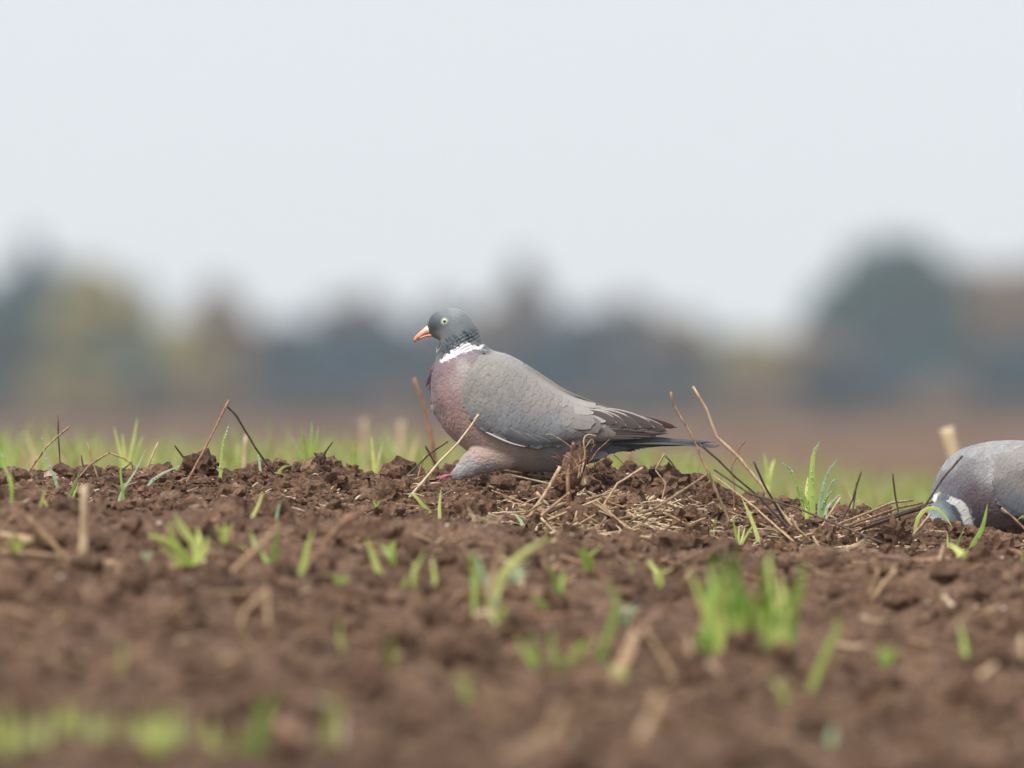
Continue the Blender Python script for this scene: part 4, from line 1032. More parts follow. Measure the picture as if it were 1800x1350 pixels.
    def flakes(s, tree, region, colf, count, size, flow, name='contour_feathers', tilt=.07, jit=.05, ybias=0, parent=None):
        V = []; F = []; cols = []; k = 0; tries = 0
        while k < count and tries < count*8:
            tries += 1
            px = rng.uniform(region[0], region[2]); py = rng.uniform(region[1], region[3])
            side = -1 if rng.random() < .86 else 1
            h, nn, _, _ = tree.ray_cast(s.W(px, py, 200*side), Vector((0, -side, 0)))
            if h is None: continue
            fl = flow(px, py)
            if fl is None: continue
            if nn.y*side < 0: nn = -nn
            L = size*rng.uniform(.7, 1.3)*s.sc; wd = L*.62
            a = math.radians(fl+rng.gauss(0, 9)); dv = Vector((math.cos(a), 0, -math.sin(a)))
            dv = (dv-nn*dv.dot(nn)).normalized()
            sv = nn.cross(dv)
            c = colf(np.array([px]), np.array([py]), np.array([0.]))[0]*(1+rng.gauss(0, jit))
            if c.min() > .5: continue
            c = np.clip(c, .004, .95)
            b0 = h+nn*.1*s.sc; bi = len(V)
            for f, wf in ((0, .55), (.45, 1), (.8, .8), (1.0, .18)):
                p = b0+dv*L*(f-.3)+nn*L*(tilt*f-.08*(1-f))
                for wj in (-1, 0, 1):
                    V.append(tuple(p+sv*wd/2*wf*wj+nn*L*.05*(1-abs(wj)))); cols.append(c*(1.10 if f == 1 else 1.0-.06*(f == 0)))
            for i in range(3):
                for j in range(2): q = bi+i*3+j; F.append((q, q+3, q+4, q+1))
            k += 1
        o = mesh_obj(name, V, F, M_plum, parent or s.root, s.o, cols=cols); o['kind'] = 'stuff'
        return o
    def eye(s, px, py, surf, ri=6.6, rp=3.1):
        h, nn, _, _ = surf.ray_cast(s.W(px, py, -200), Vector((0, 1, 0)))
        if nn.y > 0: nn = -nn
        def disc(name, r, bulge, off, mat, parent):
            u = nn.orthogonal().normalized(); v = nn.cross(u); V = []; F = []
            for i in range(5):
                for q in range(24):
                    f = i/4; a = q*math.pi/12
                    V.append(tuple(h+(u*math.cos(a)+v*math.sin(a))*r*f*s.sc+nn*(off+bulge*math.sqrt(max(0, 1-f*f)))*s.sc))
            for i in range(4):
                for q in range(24): a = i*24+q; b_ = i*24+(q+1) % 24; F.append((a, b_, b_+24, a+24))
            return mesh_obj(name, V, F, mat, parent, s.o)
        e = disc('eye', ri+1.9, 1.6, -.1, M_ring, s.root)
        disc('iris', ri, 2.2, .35, M_iris, e); disc('pupil', rp, .8, 2.1, M_pupil, e)
    def tubepart(s, pts, rad, name, mat, parent, k=8, n_=14, col=None):
        w_ = [s.W(*p) for p in pts]; V, F = tube_geo(w_, lambda f: rad(f)*s.sc, k, n_=n_)
        c = None if col is None else [col]*len(V)
        return mesh_obj(name, V, F, mat, parent, s.o, cols=c)

# ---- the standing pigeon
A = Pigeon(0.0, 'grey wood pigeon with white neck patch standing on the ridge, facing left', (880, 842))
ringsA = [(750, 577, 753, 586, 3), (752, 567, 760, 592, 9), (758, 555, 768, 596, 15), (770, 546, 774, 600, 20), (788, 541, 775, 606, 23), (808, 544, 773, 611, 24.5),
 (826, 557, 770, 618, 25), (838, 573, 768, 625, 26), (846, 592, 765, 634, 28), (853, 607, 761, 646, 33), (868, 616, 757, 662, 43), (893, 623, 756, 684, 54),
 (918, 636, 758, 709, 62), (940, 651, 768, 735, 67), (960, 665, 786, 762, 69), (978, 677, 815, 788, 69), (995, 687, 850, 811, 67), (1012, 695, 890, 825, 62),
 (1030, 702, 930, 830, 56), (1048, 709, 970, 829, 49), (1065, 716, 1005, 823, 41), (1082, 725, 1035, 811, 33), (1102, 737, 1062, 800, 25), (1125, 750, 1092, 790, 17), (1155, 764, 1145, 781, 8)]
PA = [(757, 561, (60, 67, 77)), (760, 574, (42, 48, 58)), (765, 566, (62, 70, 80)), (768, 556, (78, 86, 96)), (778, 548, (98, 106, 116)), (800, 545, (112, 121, 130)), (800, 575, (99, 108, 116)), (826, 563, (92, 102, 112)),
 (775, 592, (97, 105, 112)), (800, 600, (84, 94, 103)), (835, 588, (72, 84, 94)), (845, 605, (74, 84, 92)), (780, 612, (70, 78, 90)), (766, 622, (98, 98, 110)),
 (765, 650, (116, 92, 103)), (790, 645, (126, 98, 108)), (830, 630, (122, 108, 116)), (814, 645, (146, 136, 140)), (758, 690, (112, 90, 98)), (785, 690, (140, 108, 112)), (803, 670, (142, 124, 126)),
 (790, 740, (146, 114, 112)), (765, 715, (112, 87, 93)), (820, 760, (156, 126, 120)), (850, 790, (164, 138, 130)), (880, 805, (158, 138, 132)), (920, 812, (138, 127, 127)), (960, 812, (116, 116, 122)),
 (1010, 805, (100, 103, 112)), (1050, 795, (90, 90, 98)), (1100, 785, (72, 76, 86)), (880, 625, (140, 137, 137)), (920, 645, (134, 131, 131)), (1000, 692, (140, 138, 140)), (1060, 715, (125, 123, 125)), (1100, 740, (95, 99, 111))]
def band(px, py, line, half, jag):
    """signed cover 0..1 of a jagged band along a polyline"""
    best = np.full(np.shape(px), 1e9); th = np.zeros(np.shape(px))
    for (a, b_) in zip(line[:-1], line[1:]):
        ax, ay, ah = a; bx_, by_, bh = b_
        L2 = (bx_-ax)**2+(by_-ay)**2; t = np.clip(((px-ax)*(bx_-ax)+(py-ay)*(by_-ay))/L2, 0, 1)
        d = np.hypot(px-(ax+t*(bx_-ax)), py-(ay+t*(by_-ay))); hh = ah+(bh-ah)*t
        m_ = d < best; best = np.where(m_, d, best); th = np.where(m_, hh, th)
    return np.clip((th*half+jag-best)/1.6+.5, 0, 1)
WHITE_A = [(776, 634, 3), (790, 625, 6), (808, 615, 7.5), (822, 610, 8), (838, 609, 5), (846, 611, 2)]
def colA(px, py, y):
    c = control_color(px, py, PA)
    jag = 3.0*perlin(px*.22+py*.18, py*.30-px*.12)
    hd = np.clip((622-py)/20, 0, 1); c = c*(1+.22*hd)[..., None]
    # dark wavy furrows of the neck sides
    u = (px-800)*.55+(py-595)*.95; v = (px-800)*.95-(py-595)*.55
    zone = np.exp(-((px-822)/30.)**2-((py-598-(822-px)*.35)/15.)**2)
    st_ = np.clip(np.sin(u*1.0+.8*np.sin(v*.16)), 0, 1)**1.5*zone
    c = c*.72+c.mean(-1, keepdims=True)*np.array([.29, .285, .265])
    c = c*(1-.62*st_[..., None]); c = c*(1+.22*(np.clip(-np.sin(u*1.0+.8*np.sin(v*.16)), 0, 1)*zone)[..., None])
    wv = band(px, py, WHITE_A, 1.0, jag)
    c = c*(1-wv[..., None])+np.array([.80, .78, .77])*wv[..., None]
    # mottled breast
    mt = fbm(px*.12, py*.07, 3); br = np.exp(-((px-770)/30.)**2-((py-690)/60.)**2)
    return np.clip(c*(1+.30*(mt*br)[..., None]), .004, .9)
def ripA(px, py):
    u = (px-800)*.55+(py-595)*.95; v = (px-800)*.95-(py-595)*.55
    return -math.sin(u*1.0+.8*math.sin(v*.16))*math.exp(-((px-822)/30)**2-((py-598-(822-px)*.35)/15)**2)
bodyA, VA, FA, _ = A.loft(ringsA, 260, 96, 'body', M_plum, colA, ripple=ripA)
bodyA['label'] = 'blue-grey head, mauve-pink breast and jagged white neck patch'
tA = A.tree(VA, FA)

wrA = [(842, 624, 816, 660), (850, 620, 811, 690), (872, 620, 817, 716), (902, 628, 832, 742), (936, 647, 856, 759), (962, 664, 888, 773), (986, 680, 925, 783), (1008, 691, 965, 783),
       (1035, 702, 1008, 777), (1062, 713, 1050, 776), (1090, 724, 1095, 772), (1125, 738, 1140, 766), (1165, 754, 1172, 762)]
WdA = [(40, 16), (54, 16), (66, 15), (72, 13), (74, 12), (73, 12), (69, 12), (63, 12), (56, 12), (48, 12), (35, 10), (25, 9), (16, 8)]
wrA2 = [r for r in wrA]; WdA2 = WdA
PW = [(820, 680, (124, 121, 119)), (850, 640, (134, 131, 130)), (880, 640, (137, 134, 133)), (850, 700, (124, 122, 122)), (850, 745, (106, 109, 119)), (900, 680, (128, 125, 124)), (900, 740, (114, 118, 128)),
      (930, 770, (98, 103, 112)), (930, 660, (135, 131, 130)), (960, 710, (136, 131, 131)), (970, 750, (116, 120, 130)), (1000, 700, (144, 140, 139)), (1010, 740, (134, 129, 130)), (1020, 770, (92, 92, 98)), (990, 778, (94, 98, 106)),
      (1060, 730, (150, 146, 145)), (1040, 718, (146, 142, 141)), (1045, 758, (104, 98, 98)), (1100, 740, (104, 98, 98)), (1150, 755, (88, 80, 80)), (960, 670, (140, 136, 135))]
def covA(px, py):
    c = control_color(px, py, PW, 22); return c*.7+c.mean(-1, keepdims=True)*np.array([.31, .30, .29])
def wing_shell(B, rows, W_, covf, bt=None):
    st_ = [np.array((*r, *w_), float) for r, w_ in zip(rows, W_)]
    R = np.array(resample(st_, 70)); nv = 26; outs = []
    for sgn in (1, -1):
        V = []; pxs = []
        for k, r in enumerate(R):
            for j in range(nv):
                v = j/(nv-1); x = r[0]*(1-v)+r[2]*v; z = r[1]*(1-v)+r[3]*v
                y = r[5]+(r[4]-r[5])*math.sin(math.pi*min(1, .04+.60*v))**.8
                y *= (.80+.20*math.sqrt(min(1, k/7)))
                if bt is not None:
                    h_, _n, _, _ = bt.ray_cast(B.W(x, z, -200), Vector((0, 1, 0)))
                    if h_ is not None:
                        yb = -(h_.y-B.Y)/B.sc; e_ = min(1, v/.10, (k+.3)/4)
                        y = max(y*e_, yb+3.2*e_-1.2) if v < .5 else max(y, yb+2.5)
                        e2 = min(1, (k+.2)/9)**.7; y = (yb-1)+(y-yb+1)*e2
                if v > .92: y -= (v-.92)*30
                V.append(tuple(B.W(x, z, -y*sgn))); pxs.append((x, z))
        F = [(i*nv+j, (i+1)*nv+j, (i+1)*nv+j+1, i*nv+j+1) for i in range(len(R)-1) for j in range(nv-1)]
        n0 = len(V); V2 = V+[tuple(Vector(v)+Vector((0, 3.0*B.sc*sgn, 0))) for v in V]
        F2 = F+[tuple(n0+q for q in f)[::-1] for f in F]
        rim = list(range(nv))+[i*nv+nv-1 for i in range(1, len(R))]+[(len(R)-1)*nv+j for j in range(nv-2, -1, -1)]+[i*nv for i in range(len(R)-2, 0, -1)]
        for q in range(len(rim)): a, b_ = rim[q], rim[(q+1) % len(rim)]; F2.append((a, b_, b_+n0, a+n0))
        pxs = np.array(pxs); c = covf(pxs[:, 0], pxs[:, 1]); c = np.concatenate([c, c])
        o = mesh_obj('wing', V2, F2, M_plum, B.root, B.o, cols=c); outs.append((o, V, F))
    return outs[0][0], B.tree(outs[0][1], outs[0][2]), outs[1][0], R

def lay_coverts(B, wing, surf, R, covf, k0, k1, size_f, ang_f, dens=1.0, seed=3):
    """rows of overlapping coverts, tail end first so the front ones lie on top"""
    rg = random.Random(seed); items = []
    t = k0
    while t < k1:
        r = R[min(69, int(t*69))]; chord = math.hypot(r[2]-r[0], r[3]-r[1])
        x_, z_ = (r[0]+r[2])/2, (r[1]+r[3])/2
        sz = size_f(t, .5); m_ = max(2, int(chord/(sz*.50*dens)))
        for j in range(m_):
            v = (j+.5+(.5 if int(t*1000) % 2 else 0)+rg.uniform(-.12, .12))/m_
            if v > .97 or v < (.27 if t > .55 else .14 if t > .12 else .06): continue
            px = r[0]*(1-v)+r[2]*v+rg.uniform(-2, 2); py = r[1]*(1-v)+r[3]*v+rg.uniform(-1.5, 1.5)
            t2 = t+rg.uniform(-.012, .012); px += (t2-t)*330
            items.append((t2, v, px, py, size_f(t, v)*rg.uniform(.88, 1.15)))
        t += size_f(t, .5)*.42/330*dens
    items.sort(key=lambda a: -a[0])
    for (t, v, px, py, sz) in items:
        a = math.radians(ang_f(t, v)+rg.gauss(0, 4)); dx, dy = math.cos(a), math.sin(a)
        c = covf(np.array([px+dx*sz*.3]), np.array([py+dy*sz*.3]))[0]*(1+rg.gauss(0, .03))
        fr_ = np.clip(c*1.07, 0, .9)
        B.feather((px-dx*sz*.45, py-dy*sz*.45), (px+dx*sz*.55, py+dy*sz*.55), sz*.80, surf, c, fr_, lift=(.05, .30+sz*.007), parent=wing, name='covert_feather', camber=.7)
    return len(items)

wingA, sA, wingA2, RA = wing_shell(A, wrA, WdA, covA, tA)
nf = lay_coverts(A, wingA, sA, RA, covA, .04, .80, lambda t, v: 12+27*t*(1.15-.35*v), lambda t, v: 30-4*t+ (12-24*v)*.6*(1-t)+v*-8)
print('coverts', nf)
# tertials, secondaries, primaries
ter = alb([(84, 77, 77)])[0]; tfr = alb([(160, 156, 156)])[0]; dkp = alb([(68, 60, 60)])[0]; dk2 = alb([(66, 60, 62)])[0]
# lowest layer first
A.feather((985, 762), (1182, 762), 15, None, dkp, tfr*.8, lift=(0, 1.2), name='primary_feather', parent=wingA, yfix='wing', point=.7, fr_sides=(0, 1))
A.feather((975, 767), (1160, 768), 10, None, dk2, tfr, lift=(.3, 1.6), name='primary_feather', parent=wingA, yfix='wing', point=.8, fr_sides=(0, 1))
A.feather((965, 770), (1128, 771), 9, None, dkp, tfr*1.1, lift=(.5, 1.9), name='primary_feather', parent=wingA, yfix='wing', point=.8, fr_sides=(0, 1))
for k, (bx_, by_, tx, ty, wd_) in enumerate([(1040, 730, 1176, 758, 27), (1030, 726, 1152, 752, 30), (1024, 728, 1128, 752, 32), (1018, 730, 1102, 749, 32), (1012, 730, 1085, 744, 30)]):
    A.feather((bx_, by_), (tx, ty), wd_, None, ter*(1-.06*(4-k)), tfr*(.75 if k == 0 else 1), lift=(1.0+k*.5, 2.0+k*.7), name='tertial_feather', parent=wingA, yfix='wing', point=.15, bow=-.03)
for k, (bx_, by_, tx, ty, wd_) in enumerate([(1000, 752, 1140, 759, 8), (1000, 750, 1112, 756, 7), (1000, 748, 1092, 752, 6)]):
    A.feather((bx_, by_), (tx, ty), wd_, None, ter*.9, tfr*1.15, lift=(1.2+k*.4, 2.6+k*.5), name='secondary_feather', parent=wingA, yfix='wing', point=.5, fr_sides=(0, 1))
# large smooth scapulars over the roots of the tertials
for k, (bx_, by_, tx, ty, wd_) in enumerate([(1000, 738, 1058, 753, 30), (1012, 716, 1072, 735, 34), (985, 730, 1046, 745, 34), (990, 706, 1050, 722, 30)]):
    c = covA(np.array([tx-14.]), np.array([ty-4.]))[0]
    A.feather((bx_, by_), (tx, ty), wd_*1.05, sA, c, c*1.05, lift=(-2.0, 4.2+k*.12), name='scapular_feather', parent=wingA, camber=1.2)
# lower border: small dark notched coverts and the white leading edge
for (bx_, by_, tx, ty, wd_) in [(905, 762, 955, 787, 18), (925, 766, 972, 783, 15), (945, 765, 990, 777, 14), (885, 755, 932, 782, 18)]:
    c = alb([(92, 97, 106)])[0]; A.feather((bx_, by_), (tx, ty), wd_, sA, c, alb([(110, 113, 118)])[0], lift=(1.2, 2.4), name='covert_feather', parent=wingA)
V, F = tube_geo([A.W(x, z, -(y)) for x, z, y in [(832, 741, 58), (846, 754, 63), (864, 764, 66.5), (885, 774, 68), (905, 781, 67), (924, 785.5, 64)]], lambda f: 1.5*A.sc*(.35+.9*math.sin(math.pi*min(1, .1+f*.85))), 8, n_=24, flat=1.0)
mesh_obj('wing_edge', V, F, M_plum, wingA, A.o, cols=[(.52, .52, .54)]*len(V))
# far wing: folded tip showing above the near one
for (b0, t0, wd_, cc, y) in [((1080, 724), (1126, 732), 8, (40, 40, 44), 14), ((1078, 725), (1150, 740), 10, (52, 42, 42), 18), ((1095, 732), (1192, 752), 16, (66, 42, 38), 20), ((1085, 730), (1178, 746), 13, (58, 40, 38), 24)]:
    A.feather(b0, t0, wd_, None, alb([cc])[0], alb([cc])[0]*1.25, lift=(0, 0), yfix=y, name='primary_feather', parent=wingA2, point=.45)
# tail: feathers stacked side by side, seen nearly edge on
tc_ = alb([(74, 76, 82)])[0]; tt_ = alb([(44, 44, 50)])[0]
for k in range(10):
    off = (k-4.5); yy = off*7.5; drop = abs(off)*1.9
    V = []; cols = []; uv = []; nl = 14; L0, L1 = 1075, 1266-abs(off)*2.2
    for i in range(nl):
        f = i/(nl-1); x = L0+(L1-L0)*f; zc_ = 772+9*f-3*math.sin(f*math.pi)+drop*(.7-.35*f)+ (10-k)*.12
        wd_ = (9+5*f)*(1 if f < .9 else math.sqrt(max(.08, 1-((f-.9)/.1)**2)))
        for wj in (-1, -.4, 0, .4, 1):
            V.append(tuple(A.W(x, zc_+abs(wj)*1.0, yy*(.55+.45*f)+wj*wd_)))
            c = tc_ if f < .62 else tc_*(1-min(1, (f-.62)/.12))+tt_*min(1, (f-.62)/.12)
            if abs(wj) == 1 and f < .6: c = c*1.35
            cols.append(c); uv.append((wj, f))
    F = [(i*5+j, i*5+j+1, (i+1)*5+j+1, (i+1)*5+j) for i in range(nl-1) for j in range(4)]
    n0 = len(V); V2 = V+[tuple(Vector(v)-Vector((0, 0, 1.0*A.sc))) for v in V]; F2 = F+[tuple(n0+q for q in f)[::-1] for f in F]
    rim = list(range(5))+[i*5+4 for i in range(1, nl)]+[(nl-1)*5+j for j in range(3, -1, -1)]+[i*5 for i in range(nl-2, 0, -1)]
    for q in range(len(rim)): a, b_ = rim[q], rim[(q+1) % len(rim)]; F2.append((a, b_, b_+n0, a+n0))
    mesh_obj('tail_feather', V2, F2, M_vane, A.root, A.o, cols=cols+cols, uvs=uv+uv)
# side of the tail: broad outer vanes filling between rump and tail (under and upper coverts)
for (b0, t0, wd_, cc, y) in [((1050, 778), (1205, 776), 22, (84, 87, 94), -20), ((1090, 777), (1250, 778), 15, (66, 67, 74), -18), ((1040, 786), (1130, 782), 20, (78, 82, 92), -22), ((1030, 792), (1098, 788), 20, (72, 73, 82), -24), ((1090, 773), (1262, 777), 8, (92, 97, 106), -20),
                             ((1010, 800), (1072, 799), 20, (80, 82, 90), -30), ((1000, 806), (1056, 808), 18, (74, 74, 82), -26)]:
    A.feather(b0, t0, wd_, None, alb([cc])[0], alb([cc])[0]*.8, lift=(0, 0), yfix=y, name='tail_covert', parent=A.root, point=.5)
for k in range(16):
    x0 = rng.uniform(1010, 1120); z0 = np.interp(x0, [1010, 1062, 1120], [814, 797, 786]); L = rng.uniform(14, 30)
    cc = rng.choice([(70, 68, 74), (58, 52, 54), (84, 86, 94)])
    A.feather((x0-L*.5, z0-4), (x0+L*.5, z0+rng.uniform(-1, 5)), rng.uniform(4, 7), None, alb([cc])[0], None, lift=(0, 0), yfix=rng.uniform(-26, -4), name='undertail_feather', parent=A.root, point=.9)
# beak
def beakcol(px, py, y):
    f = np.clip((765-px)/38., 0, 1)
    c = control_color(px, py, [(763, 577, (232, 182, 172)), (754, 577, (240, 210, 204)), (745, 583, (236, 178, 164)), (738, 590, (226, 156, 136)), (731, 595, (212, 146, 112)), (728, 601, (150, 88, 62)), (735, 597, (150, 92, 70)), (750, 590, (226, 140, 112))], 5)
    return c
A.loft([(772, 573, 768, 582, 5), (765, 572, 762, 584, 6.5), (757, 571, 757, 586, 6.5), (750, 573, 749, 588, 6.3), (743, 579, 744, 590, 4.8), (736, 585, 739, 594, 3.6), (730, 591, 734, 597, 2.9), (727, 597, 730, 601, 1.8), (727.2, 601.5, 728.2, 602.2, .5)], 40, 20, 'upper_beak', M_beak, beakcol)
A.loft([(768, 581, 766, 589, 5), (757, 586, 758, 592, 5), (748, 588.4, 750, 592.5, 4.0), (740, 591.5, 742, 594.8, 3.0), (734, 595.5, 735, 598, 1.6), (732, 597, 732.5, 597.6, .4)], 30, 16, 'lower_beak', M_beak, beakcol)
A.eye(782, 565.5, tA, 5.9, 2.9)
# the near thigh grows out of the body: both are fused into one skin and smoothed where they meet
def legcol(px, py, y=None): return control_color(px, py, [(850, 800, (158, 140, 134)), (835, 812, (158, 154, 156)), (812, 826, (150, 151, 156)), (850, 818, (134, 132, 136)), (802, 834, (124, 116, 122))], 14)
legT, VL, FL, _ = A.loft([(925, 762, 930, 812, 16, -20), (885, 768, 905, 822, 20, -26), (850, 776, 874, 828, 20, -29), (824, 790, 850, 832, 16, -30), (808, 810, 828, 837, 10, -30), (798, 826, 810, 841, 5, -30), (792, 833, 800, 843, 3, -30)], 60, 32, 'leg', M_plum, legcol)
def fuse(B, parts, colf, smooth_w, voxel=.0009, its=26):
    vs = []; fs = []
    for V, F in parts:
        o_ = len(vs); vs += [tuple(v) for v in V]; fs += [tuple(q+o_ for q in f) for f in F]
    me = bpy.data.meshes.new('tmp'); me.from_pydata(vs, [], fs); ob = bpy.data.objects.new('tmp', me); C.objects.link(ob)
    md = ob.modifiers.new('r', 'REMESH'); md.mode = 'VOXEL'; md.voxel_size = voxel; md.adaptivity = 0
    dg = bpy.context.evaluated_depsgraph_get(); ev = ob.evaluated_get(dg); m2 = ev.to_mesh()
    co = np.empty(len(m2.vertices)*3, np.float32); m2.vertices.foreach_get('co', co); co = co.reshape(-1, 3).astype(float)
    F = [tuple(p.vertices) for p in m2.polygons]; ed = np.empty(len(m2.edges)*2, np.int32); m2.edges.foreach_get('vertices', ed); ed = ed.reshape(-1, 2)
    ev.to_mesh_clear(); bpy.data.objects.remove(ob); bpy.data.meshes.remove(me)
    def pxy(co): return co[:, 0]/B.sc+900, (ZC-co[:, 2])/B.sc+HR
    deg = np.bincount(ed.ravel(), minlength=len(co))[:, None]
    px, py = pxy(co); w_ = np.clip(smooth_w(px, py, (co[:, 1]-B.Y)/B.sc), 0, 1)[:, None]
    for it in range(its):
        s_ = np.zeros_like(co)
        for k in range(3):
            s_[:, k] = np.bincount(ed[:, 0], co[ed[:, 1], k], len(co))+np.bincount(ed[:, 1], co[ed[:, 0], k], len(co))
        av = s_/np.maximum(deg, 1); ww = w_ if it > 2 else np.maximum(w_, .5)
        co = co+(av-co)*ww*.8
    px, py = pxy(co)
    return co, F, colf(px, py)
def skinA(px, py):
    a = colA(px, py, None); l = legcol(px, py)
    m_ = np.clip((py-(786+np.abs(px-838)*.42))/16, 0, 1)*np.clip((892-px)/26, 0, 1)
    return a*(1-m_[:, None])+l*m_[:, None]
coS, FS, cS = fuse(A, [(VA, FA), (VL, FL)], skinA, lambda x, y, d: np.exp(-((x-868)/50)**2-((y-800)/26)**2)*1.6*(d < 5))
me_old = bodyA.data
tmpb = mesh_obj('body', coS, FS, M_plum, A.root, A.o, cols=cS)
bodyA.data = tmpb.data; bpy.data.objects.remove(tmpb); bpy.data.meshes.remove(me_old)
bpy.data.objects.remove(legT)
tL = A.tree(coS, FS)
legA = bodyA
def foot(B, parent, x, z, y, k=1.0, name='toe'):
    for (dx, dz, dy, r) in [(-30, 4, -4, 2.3), (-24, 5, -16, 2.1), (-25, 5, 12, 2.1), (14, 5, 2, 2.0)]:
        B.tubepart([(x, z, y), (x+dx*.35*k, z+dz*.2-1.5, y+dy*.4), (x+dx*.8*k, z+dz*.8-.5, y+dy), (x+dx*k, z+dz+1.5, y+dy*1.1)], lambda f, r=r: r*(1.15-.55*f)*(1+.15*math.sin(f*18)), name, M_foot, parent)
foot(A, legA, 797, 836, -30)
legA2, _, _, _ = A.loft([(925, 790, 935, 824, 18, 26), (920, 805, 935, 828, 12, 28), (918, 818, 928, 834, 6, 28), (917, 832, 923, 838, 3.4, 28), (916, 840, 921, 844, 3, 28)], 40, 24, 'leg', M_plum, lambda px, py, y: control_color(px, py, [(920, 810, (110, 108, 112)), (918, 838, (140, 90, 95))], 12))
foot(A, legA2, 918, 842, 28)
# contour feathers
def flowA(px, py):
    if py < 604 and px < 845: return None if px < 800 and py < 600 else 48
    if wing_covers(px, py): return None
    if px < 890 and py > 788+abs(px-838)*.42: return 140
    if px < 800: return 88-(px-750)*.35
    if px < 860: return 62-(py < 640)*30
    return 12
_wpoly = [(842, 624), (812, 690), (817, 716), (832, 742), (856, 759), (888, 773), (925, 782), (1100, 770), (1165, 757), (1062, 716), (986, 684), (936, 651), (872, 624)]
def wing_covers(px, py, poly=None):
    poly = poly or _wpoly; ins = False
    for i in range(len(poly)):
        x1, y1 = poly[i]; x2, y2 = poly[i-1]
        if (y1 > py) != (y2 > py) and px < (x2-x1)*(py-y1)/(y2-y1)+x1: ins = not ins
    return ins
A.flakes(tL, (748, 600, 1110, 832), lambda x, y, d: skinA(x, y), 2400, 8, flowA, jit=.018, tilt=.03)
A.flakes(tL, (795, 796, 870, 842), lambda x, y, d: skinA(x, y), 520, 9, lambda x, y: 140, name='leg_feathers', jit=.07, tilt=.12, parent=bodyA)
# raised white and dark neck plumes with ragged tips
def plume(B, tree, x, z, L, ang, wd_, c, par, nm, up=1.2):
    a = math.radians(ang); dx, dz = math.cos(a), math.sin(a)
    B.feather((x-dx*L*.5, z-dz*L*.5), (x+dx*L*.5, z+dz*L*.5), wd_, tree, c, None, lift=(.2, up), name=nm, parent=par, point=.6)
wc = np.array([.80, .78, .77])
for k in range(22):
    f = k/21; x = np.interp(f, [0, .2, .5, .75, 1], [780, 793, 812, 828, 844]); z = np.interp(f, [0, .2, .5, .75, 1], [632, 624, 614, 610, 610])+rng.choice([-5, -3, 3.5])*math.sin(math.pi*min(1, f+.12))
    plume(A, tA, x+rng.uniform(-2, 2), z, rng.uniform(14, 20), rng.uniform(138, 156)-180, rng.uniform(4.5, 6), wc*rng.uniform(.95, 1.04), bodyA, 'white_neck_feather', .45)
for k in range(30):
    f = k/29; x = np.interp(f, [0, .3, .6, 1], [778, 798, 816, 832])+rng.uniform(-3, 3); z = np.interp(f, [0, .3, .6, 1], [616, 606, 598, 592])+rng.uniform(-12, 4)
    cc = rng.choice([(56, 68, 80), (70, 82, 92), (92, 104, 112), (48, 58, 70)])
    plume(A, tA, x, z, rng.uniform(11, 17), 48+rng.uniform(-8, 8)-f*6, rng.uniform(3, 4.4), alb([cc])[0], bodyA, 'neck_feather', .9)
# ruffled spikes at the throat and breast edge
for (bx_, by_, tx, ty, wd_, cc) in [(764, 655, 748, 682, 8, (58, 46, 52)), (762, 662, 753, 688, 6, (84, 68, 76)), (760, 640, 754, 660, 7, (92, 74, 84)), (762, 690, 758, 712, 6, (96, 78, 84)), (764, 700, 763, 732, 7, (62, 50, 54)),
                                   (765, 695, 759, 722, 5, (160, 148, 152)), (762, 672, 762, 694, 5, (150, 136, 142)), (766, 640, 758, 652, 6, (110, 90, 100)), (772, 604, 767, 622, 6, (150, 150, 156)), (775, 600, 768, 614, 5, (84, 90, 100)), (768, 712, 766, 738, 5, (110, 84, 88)), (758, 676, 757, 700, 5, (74, 58, 64))]:
    A.feather((bx_, by_), (tx, ty), wd_, None, alb([cc])[0], None, lift=(0, 0), yfix=lambda f, w_: -8-4*f, name='ruffled_feather', parent=bodyA, point=.9, bow=rng.uniform(-.06, .06))

# ---- the feeding pigeon, cut by the right edge of the frame
B = Pigeon(.06, 'grey wood pigeon feeding with its head down, cut off by the right edge', (1830, 945))
ringsB = [(1634, 958, 1642, 964, 3, -14), (1630, 946, 1654, 962, 10, -14), (1628, 932, 1672, 958, 18, -14), (1628, 918, 1690, 952, 23, -13), (1631, 902, 1704, 948, 25, -12), (1634, 886, 1716, 944, 27, -9), (1637, 868, 1730, 940, 32, -5), (1643, 846, 1748, 936, 41, -2), (1656, 820, 1772, 936, 52, 0),
 (1676, 798, 1800, 938, 61, 0), (1706, 784, 1828, 941, 67, 0), (1745, 776, 1858, 942, 69, 0), (1790, 774, 1888, 941, 69, 0), (1840, 780, 1925, 936, 66, 0), (1890, 792, 1962, 928, 60, 0), (1938, 808, 2000, 918, 50, 0), (1980, 824, 2036, 906, 38, 0), (2018, 840, 2066, 894, 27, 0), (2054, 856, 2100, 884, 16, 0), (2100, 872, 2120, 882, 7, 0)]
PB = [(1640, 915, (126, 146, 160)), (1655, 900, (112, 134, 146)), (1680, 905, (86, 98, 116)), (1668, 890, (92, 108, 120)), (1640, 890, (112, 128, 140)), (1690, 920, (66, 68, 94)), (1640, 862, (112, 106, 120)), (1665, 855, (98, 98, 112)), (1690, 840, (104, 102, 112)), (1700, 870, (98, 84, 96)),
      (1730, 890, (104, 88, 98)), (1755, 910, (110, 92, 100)), (1780, 925, (108, 92, 98)), (1665, 815, (136, 138, 146)), (1700, 795, (134, 136, 142)), (1750, 782, (142, 142, 146)), (1720, 825, (128, 126, 132)), (1738, 835, (142, 142, 148)), (1800, 780, (140, 138, 140)), (1700, 820, (114, 112, 120)), (1850, 930, (130, 120, 122)), (1950, 920, (110, 110, 118))]
WHITE_B = [(1668, 878, 5), (1684, 884, 7), (1695, 900, 8), (1701, 916, 8), (1699, 932, 7)]
